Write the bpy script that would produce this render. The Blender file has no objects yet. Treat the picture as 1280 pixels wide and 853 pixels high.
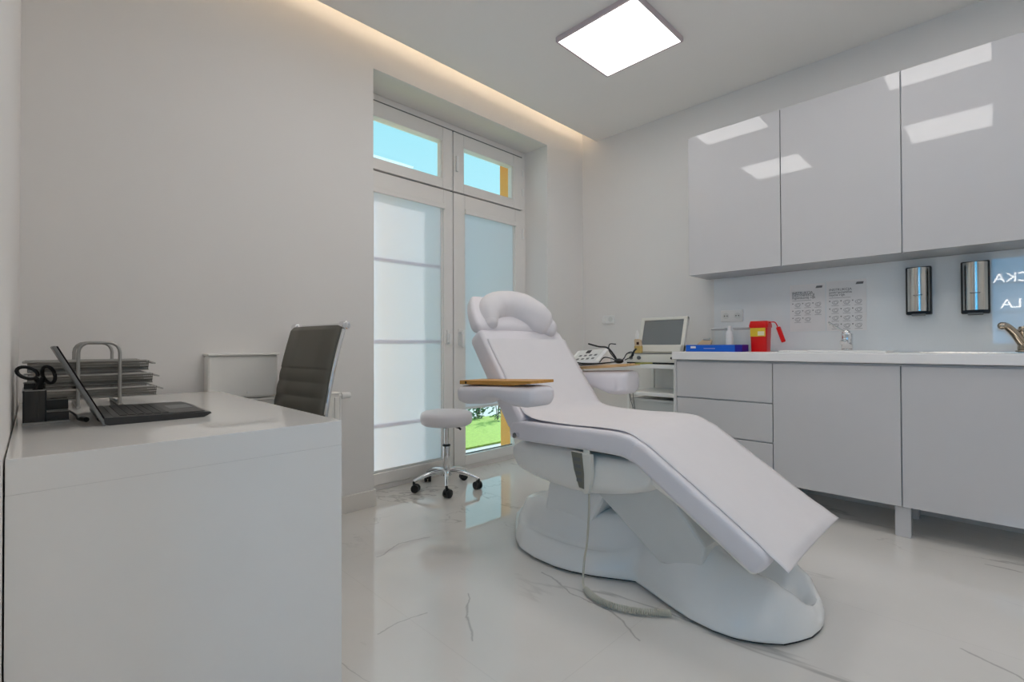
import bpy, bmesh, math, random
from mathutils import Vector, Matrix
random.seed(7)
S = bpy.context.scene
COL = S.collection
PI = math.pi

# ------------------------------------------------------------------ materials
def lin(c):
    return tuple((v/12.92 if v <= .04045 else ((v+.055)/1.055)**2.4) for v in c)
def rgb(r, g, b):
    return lin((r/255, g/255, b/255))
def mat(name, c, rough=.5, metal=0., ior=1.45, coat=0., var=.03, scale=12., bump=0., bscale=60., spec=None, trans=0., emit=None, estr=0., sss=0.):
    m = bpy.data.materials.new(name); m.use_nodes = True
    nt = m.node_tree; b = nt.nodes['Principled BSDF']
    b.inputs['Roughness'].default_value = rough
    b.inputs['Metallic'].default_value = metal
    b.inputs['IOR'].default_value = ior
    b.inputs['Coat Weight'].default_value = coat
    b.inputs['Coat Roughness'].default_value = .03
    b.inputs['Transmission Weight'].default_value = trans
    if spec is not None: b.inputs['Specular IOR Level'].default_value = spec
    tc = nt.nodes.new('ShaderNodeTexCoord')
    n = nt.nodes.new('ShaderNodeTexNoise'); n.inputs['Scale'].default_value = scale; n.inputs['Detail'].default_value = 3
    nt.links.new(tc.outputs['Object'], n.inputs['Vector'])
    r = nt.nodes.new('ShaderNodeMix'); r.data_type = 'RGBA'
    nt.links.new(n.outputs['Fac'], r.inputs[0])
    r.inputs[6].default_value = (*[max(0, v*(1-var)) for v in c], 1)
    r.inputs[7].default_value = (*[min(1, v*(1+var)) for v in c], 1)
    nt.links.new(r.outputs[2], b.inputs['Base Color'])
    if bump:
        n2 = nt.nodes.new('ShaderNodeTexNoise'); n2.inputs['Scale'].default_value = bscale; n2.inputs['Detail'].default_value = 4
        nt.links.new(tc.outputs['Object'], n2.inputs['Vector'])
        bp = nt.nodes.new('ShaderNodeBump'); bp.inputs['Strength'].default_value = bump; bp.inputs['Distance'].default_value = .004
        nt.links.new(n2.outputs['Fac'], bp.inputs['Height']); nt.links.new(bp.outputs['Normal'], b.inputs['Normal'])
    if emit:
        b.inputs['Emission Color'].default_value = (*emit, 1); b.inputs['Emission Strength'].default_value = estr
    return m

LAMP = 5.0
M = {}
M['wall'] = mat('wall_paint', (.825, .80, .775), .55, var=.01, scale=3)
M['ceil'] = mat('ceiling_paint', (.92, .895, .86), .6, var=.01, scale=3)
M['skirt'] = mat('skirting_tile', (.78, .74, .69), .08, var=.03)
M['gloss'] = mat('white_gloss_lacquer', (.635, .62, .625), .03, ior=1.5, var=.01)
M['desk'] = mat('desk_gloss_white', (.87, .845, .81), .025, ior=1.6, var=.01)
M['counter'] = mat('white_worktop', (.9, .88, .87), .25, var=.01)
M['carcass'] = mat('cabinet_carcass', (.7, .7, .7), .4)
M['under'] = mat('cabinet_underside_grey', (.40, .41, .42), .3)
M['glasspanel'] = mat('backsplash_glass', (.86, .89, .90), .02, ior=1.75, var=.01)
M['upvc'] = mat('white_window_profile', (.84, .81, .78), .3, var=.01)
M['gap'] = mat('dark_seal', (.06, .06, .06), .6)
M['leather'] = mat('white_upholstery', (.83, .79, .815), .42, var=.02, bump=.06, bscale=220)
M['sheet'] = mat('nonwoven_sheet', (.80, .765, .775), .85, var=.02, bump=.12, bscale=45)
M['shell'] = mat('white_plastic_shell', (.9, .9, .885), .22, var=.015)
M['seatshell'] = mat('warm_white_plastic', (.88, .86, .81), .3, var=.015)
M['grey_plastic'] = mat('light_grey_plastic', (.74, .74, .715), .4)
M['keypad'] = mat('olive_grey_keypad', (.19, .185, .15), .45)
M['ivory'] = mat('ivory_plastic', (.76, .74, .67), .4)
M['cordplastic'] = mat('ivory_cord', (.56, .54, .46), .4)
M['black'] = mat('black_plastic', (.012, .012, .013), .4)
M['darkmetal'] = mat('dark_lacquer', (.03, .03, .03), .3)
M['laptop_deck'] = mat('laptop_deck', (.055, .054, .052), .45)
M['matt_black'] = mat('matt_black_screen', (.012, .008, .009), .7, spec=.15)
M['chrome'] = mat('chrome', (.82, .82, .83), .08, metal=1)
M['steel'] = mat('brushed_steel', (.62, .60, .56), .18, metal=1, var=.06, scale=40)
M['bronze'] = mat('bronze_steel', (.50, .43, .35), .12, metal=1, var=.05)
M['alu'] = mat('grey_metal_tray', (.42, .41, .39), .35, metal=.7)
M['greyleather'] = mat('dark_grey_leatherette', (.13, .122, .10), .5, var=.06, bump=.05, bscale=160)
M['radiator'] = mat('radiator_enamel', (.85, .83, .79), .3)
M['whitebox'] = mat('white_enamel_box', (.86, .84, .80), .35)
M['blue'] = mat('blue_carton', rgb(10, 95, 205), .4, var=.1, scale=8)
M['navy'] = mat('navy_carton', rgb(28, 22, 140), .4)
M['red'] = mat('red_polypropylene', rgb(215, 12, 10), .3, var=.04)
M['yellow'] = mat('yellow_label', rgb(225, 190, 50), .5, var=.1, scale=60)
M['cream'] = mat('cream_label', rgb(235, 225, 190), .5)
M['paper'] = mat('poster_paper', (.86, .845, .835), .55)
M['ink'] = mat('printed_ink', (.17, .165, .165), .6)
M['inkl'] = mat('pale_grey_ink', (.36, .35, .35), .6)
M['white'] = mat('white_plastic', (.86, .85, .83), .35)
M['whitelabel'] = mat('white_label', (.8, .8, .8), .5)
M['screen'] = mat('grey_glass_screen', (.20, .215, .22), .08, ior=1.5)
M['tan'] = mat('tan_plastic', rgb(205, 180, 150), .5)
M['amber'] = mat('amber_liquid', rgb(205, 175, 105), .25)
M['brown'] = mat('dark_brown_label', rgb(70, 35, 20), .5)
M['green'] = mat('olive_tip', rgb(150, 150, 70), .5)
M['darkgrey'] = mat('dark_grey_plastic', (.16, .165, .165), .4)
M['smoke'] = mat('smoky_container', (.55, .56, .55), .2)
M['orange'] = mat('orange_render', rgb(238, 172, 88), .8, var=.05, bump=.1)
M['paving'] = mat('pale_paving', (.42, .43, .45), .8, var=.06, scale=3)
M['grass'] = mat('lawn_grass', (.24, .36, .06), .9, var=.45, scale=30)
M['leaf'] = mat('leaf_green', (.07, .16, .05), .6, var=.4, scale=20)
M['bark'] = mat('bark', (.10, .07, .05), .9)
M['lampframe'] = mat('lamp_frame', (.62, .52, .54), .4)
M['film_white'] = mat('white_film_letter', (.8, .8, .8), .5, emit=(1, 1, 1), estr=9.)

def wood_mat(name, c1, c2):
    m = mat(name, c1, .45); nt = m.node_tree; b = nt.nodes['Principled BSDF']
    tc = nt.nodes.new('ShaderNodeTexCoord'); mp = nt.nodes.new('ShaderNodeMapping'); mp.inputs['Scale'].default_value = (14, 1.2, 14)
    w = nt.nodes.new('ShaderNodeTexNoise'); w.inputs['Scale'].default_value = 6; w.inputs['Detail'].default_value = 6
    r = nt.nodes.new('ShaderNodeValToRGB'); r.color_ramp.elements[0].color = (*c1, 1); r.color_ramp.elements[1].color = (*c2, 1)
    r.color_ramp.elements[0].position = .35; r.color_ramp.elements[1].position = .65
    nt.links.new(tc.outputs['Object'], mp.inputs[0]); nt.links.new(mp.outputs[0], w.inputs['Vector'])
    nt.links.new(w.outputs['Fac'], r.inputs[0]); nt.links.new(r.outputs[0], b.inputs['Base Color'])
    return m
M['wood'] = wood_mat('pine_board', rgb(196, 140, 62), rgb(214, 158, 84))
M['wood_pale'] = wood_mat('pale_pine_board', rgb(215, 170, 115), rgb(228, 190, 140))

def floor_mat():
    m = mat('polished_marble_tile', (.6, .58, .55), .03, ior=1.85); nt = m.node_tree; b = nt.nodes['Principled BSDF']
    L = nt.links.new
    tc = nt.nodes.new('ShaderNodeTexCoord')
    def vein(scale, rot, width, dist, seed):
        mp = nt.nodes.new('ShaderNodeMapping'); mp.inputs['Rotation'].default_value = (0, 0, rot); mp.inputs['Location'].default_value = (seed, seed*.7, 0)
        mp.inputs['Scale'].default_value = (1, .35, 1)
        L(tc.outputs['Object'], mp.inputs[0])
        n = nt.nodes.new('ShaderNodeTexNoise'); n.inputs['Scale'].default_value = scale; n.inputs['Detail'].default_value = 7; n.inputs['Roughness'].default_value = .55
        n.inputs['Distortion'].default_value = dist
        L(mp.outputs[0], n.inputs['Vector'])
        s = nt.nodes.new('ShaderNodeMath'); s.operation = 'SUBTRACT'; s.inputs[1].default_value = .5; L(n.outputs['Fac'], s.inputs[0])
        a = nt.nodes.new('ShaderNodeMath'); a.operation = 'ABSOLUTE'; L(s.outputs[0], a.inputs[0])
        r = nt.nodes.new('ShaderNodeMapRange'); r.inputs['From Min'].default_value = 0; r.inputs['From Max'].default_value = width
        r.inputs['To Min'].default_value = 1; r.inputs['To Max'].default_value = 0; r.clamp = True; L(a.outputs[0], r.inputs['Value'])
        n2 = nt.nodes.new('ShaderNodeTexNoise'); n2.inputs['Scale'].default_value = scale*1.7; L(mp.outputs[0], n2.inputs['Vector'])
        r2 = nt.nodes.new('ShaderNodeMapRange'); r2.inputs['From Min'].default_value = .46; r2.inputs['From Max'].default_value = .6; r2.clamp = True; L(n2.outputs['Fac'], r2.inputs['Value'])
        p = nt.nodes.new('ShaderNodeMath'); p.operation = 'MULTIPLY'; L(r.outputs[0], p.inputs[0]); L(r2.outputs[0], p.inputs[1])
        return p.outputs[0]
    v1 = vein(.8, .7, .005, .6, 3.1); v2 = vein(1.2, -.6, .004, .4, 8.4)
    mx = nt.nodes.new('ShaderNodeMath'); mx.operation = 'MAXIMUM'; L(v1, mx.inputs[0]); L(v2, mx.inputs[1])
    # a few long veins of this slab, traced along the tiles
    def mth(op, a, b=None):
        n = nt.nodes.new('ShaderNodeMath'); n.operation = op
        for i_, v in enumerate((a, b)):
            if v is None: continue
            if isinstance(v, (int, float)): n.inputs[i_].default_value = v
            else: L(v, n.inputs[i_])
        return n.outputs[0]
    wn = nt.nodes.new('ShaderNodeTexNoise'); wn.inputs['Scale'].default_value = 9; wn.inputs['Detail'].default_value = 4; L(tc.outputs['Object'], wn.inputs['Vector'])
    wv = nt.nodes.new('ShaderNodeVectorMath'); wv.operation = 'MULTIPLY_ADD'; wv.inputs[1].default_value = (.05, .05, 0); L(wn.outputs['Color'], wv.inputs[0]); L(tc.outputs['Object'], wv.inputs[2])
    wo = nt.nodes.new('ShaderNodeVectorMath'); wo.operation = 'SUBTRACT'; wo.inputs[1].default_value = (.025, .025, 0); L(wv.outputs[0], wo.inputs[0])
    sx_ = nt.nodes.new('ShaderNodeSeparateXYZ'); L(wo.outputs[0], sx_.inputs[0]); PX, PY = sx_.outputs[0], sx_.outputs[1]
    best = None
    for line, wdt in (([(1.548, 1.369), (1.493, 1.155), (1.495, .994), (1.413, .84)], .0055), ([(2.098, .081), (2.074, .018), (2.03, -.048)], .006), ([(2.979, .041), (2.979, -.023), (2.968, -.074)], .008),
                      ([(1.207, 1.468), (1.095, 1.324), (1.032, 1.223)], .005), ([(1.12, 2.011), (1.277, 2.068), (1.422, 2.033)], .006), ([(.82, 1.474), (.916, 1.484), (1.016, 1.469)], .004)):
        for (ax, ay), (bx_, by) in zip(line, line[1:]):
            dx, dy = bx_-ax, by-ay; l2 = dx*dx+dy*dy
            t_ = mth('ADD', mth('MULTIPLY', mth('SUBTRACT', PX, ax), dx/l2), mth('MULTIPLY', mth('SUBTRACT', PY, ay), dy/l2))
            t_ = mth('MINIMUM', mth('MAXIMUM', t_, 0.), 1.)
            ex = mth('SUBTRACT', mth('SUBTRACT', PX, ax), mth('MULTIPLY', t_, dx)); ey = mth('SUBTRACT', mth('SUBTRACT', PY, ay), mth('MULTIPLY', t_, dy))
            d_ = mth('SQRT', mth('ADD', mth('MULTIPLY', ex, ex), mth('MULTIPLY', ey, ey)))
            v_ = mth('MAXIMUM', mth('SUBTRACT', 1., mth('DIVIDE', d_, wdt)), 0.)
            best = v_ if best is None else mth('MAXIMUM', best, v_)
    best = mth('MULTIPLY', best, .65)
    mx2 = nt.nodes.new('ShaderNodeMath'); mx2.operation = 'MAXIMUM'; L(mth('MULTIPLY', mx.outputs[0], .6), mx2.inputs[0]); L(best, mx2.inputs[1]); mx = mx2
    sc = nt.nodes.new('ShaderNodeMath'); sc.operation = 'MULTIPLY'; sc.inputs[1].default_value = .75; L(mx.outputs[0], sc.inputs[0])
    base = nt.nodes.new('ShaderNodeTexNoise'); base.inputs['Scale'].default_value = 1.3; base.inputs['Detail'].default_value = 5; L(tc.outputs['Object'], base.inputs['Vector'])
    cr = nt.nodes.new('ShaderNodeValToRGB'); cr.color_ramp.elements[0].color = (.73, .70, .655, 1); cr.color_ramp.elements[1].color = (.80, .77, .735, 1)
    cr.color_ramp.elements[0].position = .3; cr.color_ramp.elements[1].position = .7
    L(base.outputs['Fac'], cr.inputs[0])
    mix = nt.nodes.new('ShaderNodeMix'); mix.data_type = 'RGBA'; L(sc.outputs[0], mix.inputs[0]); L(cr.outputs[0], mix.inputs[6]); mix.inputs[7].default_value = (.17, .155, .14, 1)
    # tile joints, 1.2 x 0.6 m
    br = nt.nodes.new('ShaderNodeTexBrick'); br.offset = 0; br.inputs['Scale'].default_value = 1; br.inputs['Brick Width'].default_value = 1.2; br.inputs['Row Height'].default_value = 1.2
    br.inputs['Mortar Size'].default_value = .0012; br.inputs['Mortar Smooth'].default_value = 0; br.inputs['Color1'].default_value = br.inputs['Color2'].default_value = (0, 0, 0, 1); br.inputs['Mortar'].default_value = (1, 1, 1, 1)
    mp = nt.nodes.new('ShaderNodeMapping'); mp.inputs['Location'].default_value = (.25, .31, 0); L(tc.outputs['Object'], mp.inputs[0]); L(mp.outputs[0], br.inputs['Vector'])
    jm = nt.nodes.new('ShaderNodeMath'); jm.operation = 'MULTIPLY'; jm.inputs[1].default_value = .18; L(br.outputs['Color'], jm.inputs[0])
    mj = nt.nodes.new('ShaderNodeMix'); mj.data_type = 'RGBA'; L(jm.outputs[0], mj.inputs[0]); L(mix.outputs[2], mj.inputs[6]); mj.inputs[7].default_value = (.4, .38, .35, 1)
    L(mj.outputs[2], b.inputs['Base Color'])
    return m
M['floor'] = floor_mat()

def mix_mat(name, build):
    m = bpy.data.materials.new(name); m.use_nodes = True; nt = m.node_tree
    for n in list(nt.nodes):
        if n.type != 'OUTPUT_MATERIAL': nt.nodes.remove(n)
    out = next(n for n in nt.nodes if n.type == 'OUTPUT_MATERIAL')
    nt.links.new(build(nt), out.inputs['Surface']); return m
def blind_build(c, tf):
    def f(nt):
        d = nt.nodes.new('ShaderNodeBsdfDiffuse'); t = nt.nodes.new('ShaderNodeBsdfTranslucent')
        tc = nt.nodes.new('ShaderNodeTexCoord'); n = nt.nodes.new('ShaderNodeTexNoise'); n.inputs['Scale'].default_value = 300
        nt.links.new(tc.outputs['Object'], n.inputs['Vector'])
        mx = nt.nodes.new('ShaderNodeMix'); mx.data_type = 'RGBA'; nt.links.new(n.outputs['Fac'], mx.inputs[0])
        mx.inputs[6].default_value = (*[v*.97 for v in c], 1); mx.inputs[7].default_value = (*c, 1)
        nt.links.new(mx.outputs[2], d.inputs[0]); nt.links.new(mx.outputs[2], t.inputs[0])
        s = nt.nodes.new('ShaderNodeMixShader'); s.inputs[0].default_value = tf
        nt.links.new(d.outputs[0], s.inputs[1]); nt.links.new(t.outputs[0], s.inputs[2]); return s.outputs[0]
    return f
M['blind'] = mix_mat('white_blind_fabric', blind_build((.88, .86, .90), .7))
def glass_build(tint, rough=0.):
    def f(nt):
        t = nt.nodes.new('ShaderNodeBsdfTransparent'); t.inputs[0].default_value = (*tint, 1)
        g = nt.nodes.new('ShaderNodeBsdfGlossy'); g.inputs['Roughness'].default_value = rough
        lw = nt.nodes.new('ShaderNodeLayerWeight'); pw = nt.nodes.new('ShaderNodeMath'); pw.operation = 'POWER'; pw.inputs[1].default_value = 5
        nt.links.new(lw.outputs['Facing'], pw.inputs[0])
        fr = nt.nodes.new('ShaderNodeMath'); fr.operation = 'MULTIPLY_ADD'; fr.inputs[1].default_value = .8; fr.inputs[2].default_value = .04
        nt.links.new(pw.outputs[0], fr.inputs[0])
        s = nt.nodes.new('ShaderNodeMixShader'); nt.links.new(fr.outputs[0], s.inputs[0])
        nt.links.new(t.outputs[0], s.inputs[1]); nt.links.new(g.outputs[0], s.inputs[2]); return s.outputs[0]
    return f
M['pane'] = mix_mat('window_glass', glass_build((.94, .98, .98)))
M['clear'] = mix_mat('clear_plastic', glass_build((.96, .97, .97), .1))
def mesh_build(nt):
    tc = nt.nodes.new('ShaderNodeTexCoord'); ck = nt.nodes.new('ShaderNodeTexBrick'); ck.offset = 0
    ck.inputs['Scale'].default_value = 1; ck.inputs['Brick Width'].default_value = .004; ck.inputs['Row Height'].default_value = .004; ck.inputs['Mortar Size'].default_value = .0008; ck.inputs['Mortar Smooth'].default_value = 0
    ck.inputs['Color1'].default_value = ck.inputs['Color2'].default_value = (0, 0, 0, 1); ck.inputs['Mortar'].default_value = (1, 1, 1, 1)
    cb = nt.nodes.new('ShaderNodeVectorMath'); cb.operation = 'ADD'
    sep = nt.nodes.new('ShaderNodeSeparateXYZ'); nt.links.new(tc.outputs['Object'], sep.inputs[0])
    ad = nt.nodes.new('ShaderNodeMath'); nt.links.new(sep.outputs[1], ad.inputs[0]); nt.links.new(sep.outputs[2], ad.inputs[1])
    co = nt.nodes.new('ShaderNodeCombineXYZ'); nt.links.new(sep.outputs[0], co.inputs[0]); nt.links.new(ad.outputs[0], co.inputs[1])
    nt.links.new(co.outputs[0], ck.inputs['Vector'])
    g = nt.nodes.new('ShaderNodeBsdfPrincipled'); g.inputs['Base Color'].default_value = (.22, .215, .20, 1); g.inputs['Metallic'].default_value = .6; g.inputs['Roughness'].default_value = .4
    t = nt.nodes.new('ShaderNodeBsdfTransparent')
    s = nt.nodes.new('ShaderNodeMixShader'); nt.links.new(ck.outputs['Color'], s.inputs[0]); nt.links.new(t.outputs[0], s.inputs[1]); nt.links.new(g.outputs[0], s.inputs[2]); return s.outputs[0]
M['mesh'] = mix_mat('wire_mesh', mesh_build)
M['mesh_dark'] = mix_mat('dark_wire_mesh', mesh_build)
for n_ in M['mesh_dark'].node_tree.nodes:
    if n_.type == 'BSDF_PRINCIPLED': n_.inputs['Base Color'].default_value = (.07, .065, .06, 1)
    if n_.type == 'TEX_BRICK': n_.inputs['Mortar Size'].default_value = .0013
def emit_mat(name, c, s):
    def f(nt):
        e = nt.nodes.new('ShaderNodeEmission'); e.inputs[0].default_value = (*c, 1); e.inputs[1].default_value = s; return e.outputs[0]
    return mix_mat(name, f)
M['lamp'] = emit_mat('lamp_diffuser', (1, .972, .95), LAMP)
M['led'] = emit_mat('warm_led_strip', (1, .82, .60), 12.)
M['bluefilm'] = emit_mat('backlit_blue_film', (.05, .5, 1.0), 2.0)

# ------------------------------------------------------------------ mesh builder
class MB:
    def __init__(s): s.bm = bmesh.new()
    def _add(s, t, mi=0, sm=False):
        for f in t.faces: f.material_index = mi; f.smooth = sm
        me = bpy.data.meshes.new('tmp'); t.to_mesh(me); t.free(); s.bm.from_mesh(me); bpy.data.meshes.remove(me); return s
    def box(s, x0, x1, y0, y1, z0, z1, bev=0., seg=2, mi=0, rot=None, piv=None):
        t = bmesh.new(); bmesh.ops.create_cube(t, size=1)
        for v in t.verts: v.co = Vector(((x0+x1)/2+v.co.x*(x1-x0), (y0+y1)/2+v.co.y*(y1-y0), (z0+z1)/2+v.co.z*(z1-z0)))
        if bev: bmesh.ops.bevel(t, geom=t.edges[:], offset=bev, segments=seg, affect='EDGES', profile=.5)
        if rot is not None:
            p = Vector(piv) if piv else Vector(((x0+x1)/2, (y0+y1)/2, (z0+z1)/2))
            for v in t.verts: v.co = rot @ (v.co-p)+p
        return s._add(t, mi)
    def loft(s, rings, cap=True, closed=True, mi=0):
        t = bmesh.new(); R = [[t.verts.new(p) for p in r] for r in rings]; n = len(R[0])
        for a, b in zip(R, R[1:]):
            for i in range(n if closed else n-1):
                j = (i+1) % n
                try: t.faces.new((a[i], a[j], b[j], b[i]))
                except ValueError: pass
        if cap and closed:
            t.faces.new(R[0][::-1]); t.faces.new(R[-1])
        bmesh.ops.recalc_face_normals(t, faces=t.faces[:])
        return s._add(t, mi, True)
    def tube(s, pts, r, seg=10, smooth=True, mi=0):
        pts = [Vector(p) for p in pts]
        if smooth and len(pts) > 2: pts = cr(pts, 6)
        rs = r if isinstance(r, (list, tuple)) else None
        rings = []; up = None
        for i, p in enumerate(pts):
            tg = (pts[min(i+1, len(pts)-1)]-pts[max(i-1, 0)]).normalized()
            if up is None: up = tg.orthogonal().normalized()
            up = (up-tg*up.dot(tg)); up = up.normalized() if up.length > 1e-6 else tg.orthogonal().normalized()
            sd = tg.cross(up)
            rr = r if rs is None else interp([(q/(len(rs)-1), v) for q, v in enumerate(rs)], i/(len(pts)-1))
            rings.append([p+(up*math.cos(a)+sd*math.sin(a))*rr for a in [2*PI*k/seg for k in range(seg)]])
        return s.loft(rings, mi=mi)
    def cyl(s, p0, p1, r0, r1=None, seg=24, bev=0., mi=0):
        r1 = r0 if r1 is None else r1
        p0, p1 = Vector(p0), Vector(p1); d = (p1-p0).normalized(); up = d.orthogonal().normalized(); sd = d.cross(up)
        L = (p1-p0).length
        st = [(0, r0), (L, r1)] if not bev else [(0, r0-bev), (bev*.3, r0-bev*.3), (bev, r0), (L-bev, r1), (L-bev*.3, r1-bev*.3), (L, r1-bev)]
        return s.loft([[p0+d*h+(up*math.cos(2*PI*k/seg)+sd*math.sin(2*PI*k/seg))*r for k in range(seg)] for h, r in st], mi=mi)
    def lathe(s, prof, c, seg=32, mi=0):
        return s.loft([[Vector((c[0]+r*math.cos(2*PI*k/seg), c[1]+r*math.sin(2*PI*k/seg), c[2]+z)) for k in range(seg)] for r, z in prof], mi=mi)
    def prism(s, poly, axis, a, b, bev=0., mi=0):
        t = bmesh.new()
        def P(u, v, w): return {'x': (w, u, v), 'y': (u, w, v), 'z': (u, v, w)}[axis]
        A = [t.verts.new(P(u, v, a)) for u, v in poly]; B = [t.verts.new(P(u, v, b)) for u, v in poly]
        n = len(poly); t.faces.new(A); t.faces.new(B)
        for i in range(n): t.faces.new((A[i], A[(i+1) % n], B[(i+1) % n], B[i]))
        bmesh.ops.recalc_face_normals(t, faces=t.faces[:])
        if bev: bmesh.ops.bevel(t, geom=t.edges[:], offset=bev, segments=2, affect='EDGES', profile=.5)
        return s._add(t, mi)
    def sphere(s, c, r, sx=1, sy=1, sz=1, seg=16, mi=0):
        t = bmesh.new(); bmesh.ops.create_uvsphere(t, u_segments=seg, v_segments=seg//2+2, radius=r)
        for v in t.verts: v.co = Vector((v.co.x*sx+c[0], v.co.y*sy+c[1], v.co.z*sz+c[2]))
        return s._add(t, mi, True)
    def text(s, txt, size, M4, ext=.0008, align='LEFT'):
        cu = bpy.data.curves.new('t', 'FONT'); cu.body = txt; cu.size = size; cu.extrude = ext; cu.align_x = align
        o = bpy.data.objects.new('t', cu); COL.objects.link(o)
        dg = bpy.context.evaluated_depsgraph_get(); me = bpy.data.meshes.new_from_object(o.evaluated_get(dg))
        me.transform(M4); s.bm.from_mesh(me); bpy.data.objects.remove(o); bpy.data.curves.remove(cu); bpy.data.meshes.remove(me); return s
    def mesh(s, name, off, ang=40):
        me = bpy.data.meshes.new(name)
        for v in s.bm.verts: v.co -= Vector(off)
        for e in s.bm.edges:
            if len(e.link_faces) == 2 and e.calc_face_angle(0) > math.radians(ang): e.smooth = False
        s.bm.to_mesh(me); s.bm.free(); me.update()
        return me

def cr(pts, n):
    out = []
    P = [pts[0]+(pts[0]-pts[1])]+pts+[pts[-1]+(pts[-1]-pts[-2])]
    for i in range(1, len(P)-2):
        a, b, c, d = P[i-1:i+3]
        for k in range(n):
            t = k/n
            out.append(.5*((2*b)+(c-a)*t+(2*a-5*b+4*c-d)*t*t+(3*b-a-3*c+d)*t*t*t))
    out.append(pts[-1]); return out
def interp(tab, x):
    if x <= tab[0][0]: return tab[0][1]
    for (a, u), (b, v) in zip(tab, tab[1:]):
        if x <= b: return u+(v-u)*(x-a)/(b-a)
    return tab[-1][1]
def sinterp(tab, x):
    if x <= tab[0][0]: return tab[0][1]
    for (a, u), (b, v) in zip(tab, tab[1:]):
        if x <= b:
            t = (x-a)/(b-a); t = t*t*(3-2*t); return u+(v-u)*t
    return tab[-1][1]

def root_loc(o):
    while o.parent: o = o.parent
    return o.location
def thing(name, label, cat, loc, rot=0., group=None):
    o = bpy.data.objects.new(name, None); COL.objects.link(o); o.empty_display_size = .1
    o.location = loc; o.rotation_euler = (0, 0, rot); o['label'] = label; o['category'] = cat
    if group: o['group'] = group
    return o
def part(mb, name, m, parent, local=False, label=None, ang=40):
    me = mb.mesh(name, (0, 0, 0) if local else root_loc(parent), ang)
    for k in (m if isinstance(m, (list, tuple)) else [m]): me.materials.append(M[k])
    o = bpy.data.objects.new(name, me); COL.objects.link(o); o.parent = parent
    if label: o['label'] = label
    return o
def solo(mb, name, m, label, cat, loc, group=None, rot=0., local=False, ang=40):
    me = mb.mesh(name, (0, 0, 0) if local else loc, ang)
    for k in (m if isinstance(m, (list, tuple)) else [m]): me.materials.append(M[k])
    o = bpy.data.objects.new(name, me); COL.objects.link(o); o.location = loc; o.rotation_euler = (0, 0, rot)
    o['label'] = label; o['category'] = cat
    if group: o['group'] = group
    return o
def struct(mb, name, m, loc=(0, 0, 0), parent=None):
    if parent is not None: return part(mb, name, m, parent)
    me = mb.mesh(name, loc); 
    for k in (m if isinstance(m, (list, tuple)) else [m]): me.materials.append(M[k])
    o = bpy.data.objects.new(name, me); COL.objects.link(o); o.location = loc; o['kind'] = 'structure'; return o
def copy_thing(r, loc, label=None, rot=None):
    c = r.copy(); COL.objects.link(c); c.location = loc
    if label: c['label'] = label
    if rot is not None: c.rotation_euler = (0, 0, rot)
    def rec(a, b):
        for ch in list(a.children):
            d = ch.copy(); COL.objects.link(d); d.parent = b; rec(ch, d)
    rec(r, c); return c

# ------------------------------------------------------------------ room shell
XL, XR, YW, YB, XE = -.04, 3.58, 2.67, -2.2, -1.6    # left, right, window, back, entrance side
ZC = 2.80
RX0, RX1, YF = 1.466, 3.083, 2.93                     # window recess
ZT = 2.67
struct(MB().box(XE-.15, XR+.15, YB-.15, YF+.12, -.1, 0), 'floor', 'floor')
struct(MB().box(XE-.15, XR+.15, YB-.15, 2.515, ZC, ZC+.06), 'ceiling', 'ceil')
struct(MB().box(XE-.15, XR+.15, YB-.15, 3.4, 3.02, 3.1), 'trim_1', 'wall')
w = MB()
w.box(XE-.15, RX0, YW, 3.05, -.1, 3.02).box(RX1, XR+.15, YW, 3.05, -.1, 3.02).box(RX0, RX1, YW, 3.05, ZT, 3.02)
struct(w, 'wall_window', 'wall')
struct(MB().box(XR, XR+.15, YB-.15, YW, -.1, 3.02), 'wall_right', 'wall')
struct(MB().box(XE-.15, XL, 1.0, YW, -.1, 3.02), 'wall_left', 'wall')
struct(MB().box(XE-.15, XR, YB-.15, YB, -.1, 3.02), 'wall_back', 'wall')
W2 = (-1.15, .03, .97, 2.08)
e = MB().box(XE-.15, XE, YB, W2[0], -.1, 3.02).box(XE-.15, XE, W2[1], 1.0, -.1, 3.02).box(XE-.15, XE, W2[0], W2[1], -.1, W2[2]).box(XE-.15, XE, W2[0], W2[1], W2[3], 3.02)
struct(e, 'wall_entrance', 'wall')
b = MB().box(.62, RX0+.012, YW-.012, YW, 0, .1, .003).box(RX0, RX0+.012, YW, YF, 0, .1, .003)
struct(b, 'baseboard_window', 'skirt')
struct(MB().box(RX1, XR, YW-.012, YW, 0, .1, .003).box(RX1-.012, RX1, YW-.012, YF, 0, .1, .003), 'baseboard_corner', 'skirt')
struct(MB().box(XR-.012, XR, 1.56, YW-.012, 0, .1, .003), 'baseboard_right', 'skirt')
# LED strip lying on the edge of the dropped ceiling
solo(MB().box(XL+.02, XR-.03, 2.475, 2.49, ZC+.06, ZC+.07), 'led_strip', 'led', 'warm white light strip lying in the ceiling cove above the tall window', 'light strip', (1.7, 2.48, ZC+.06))

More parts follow.
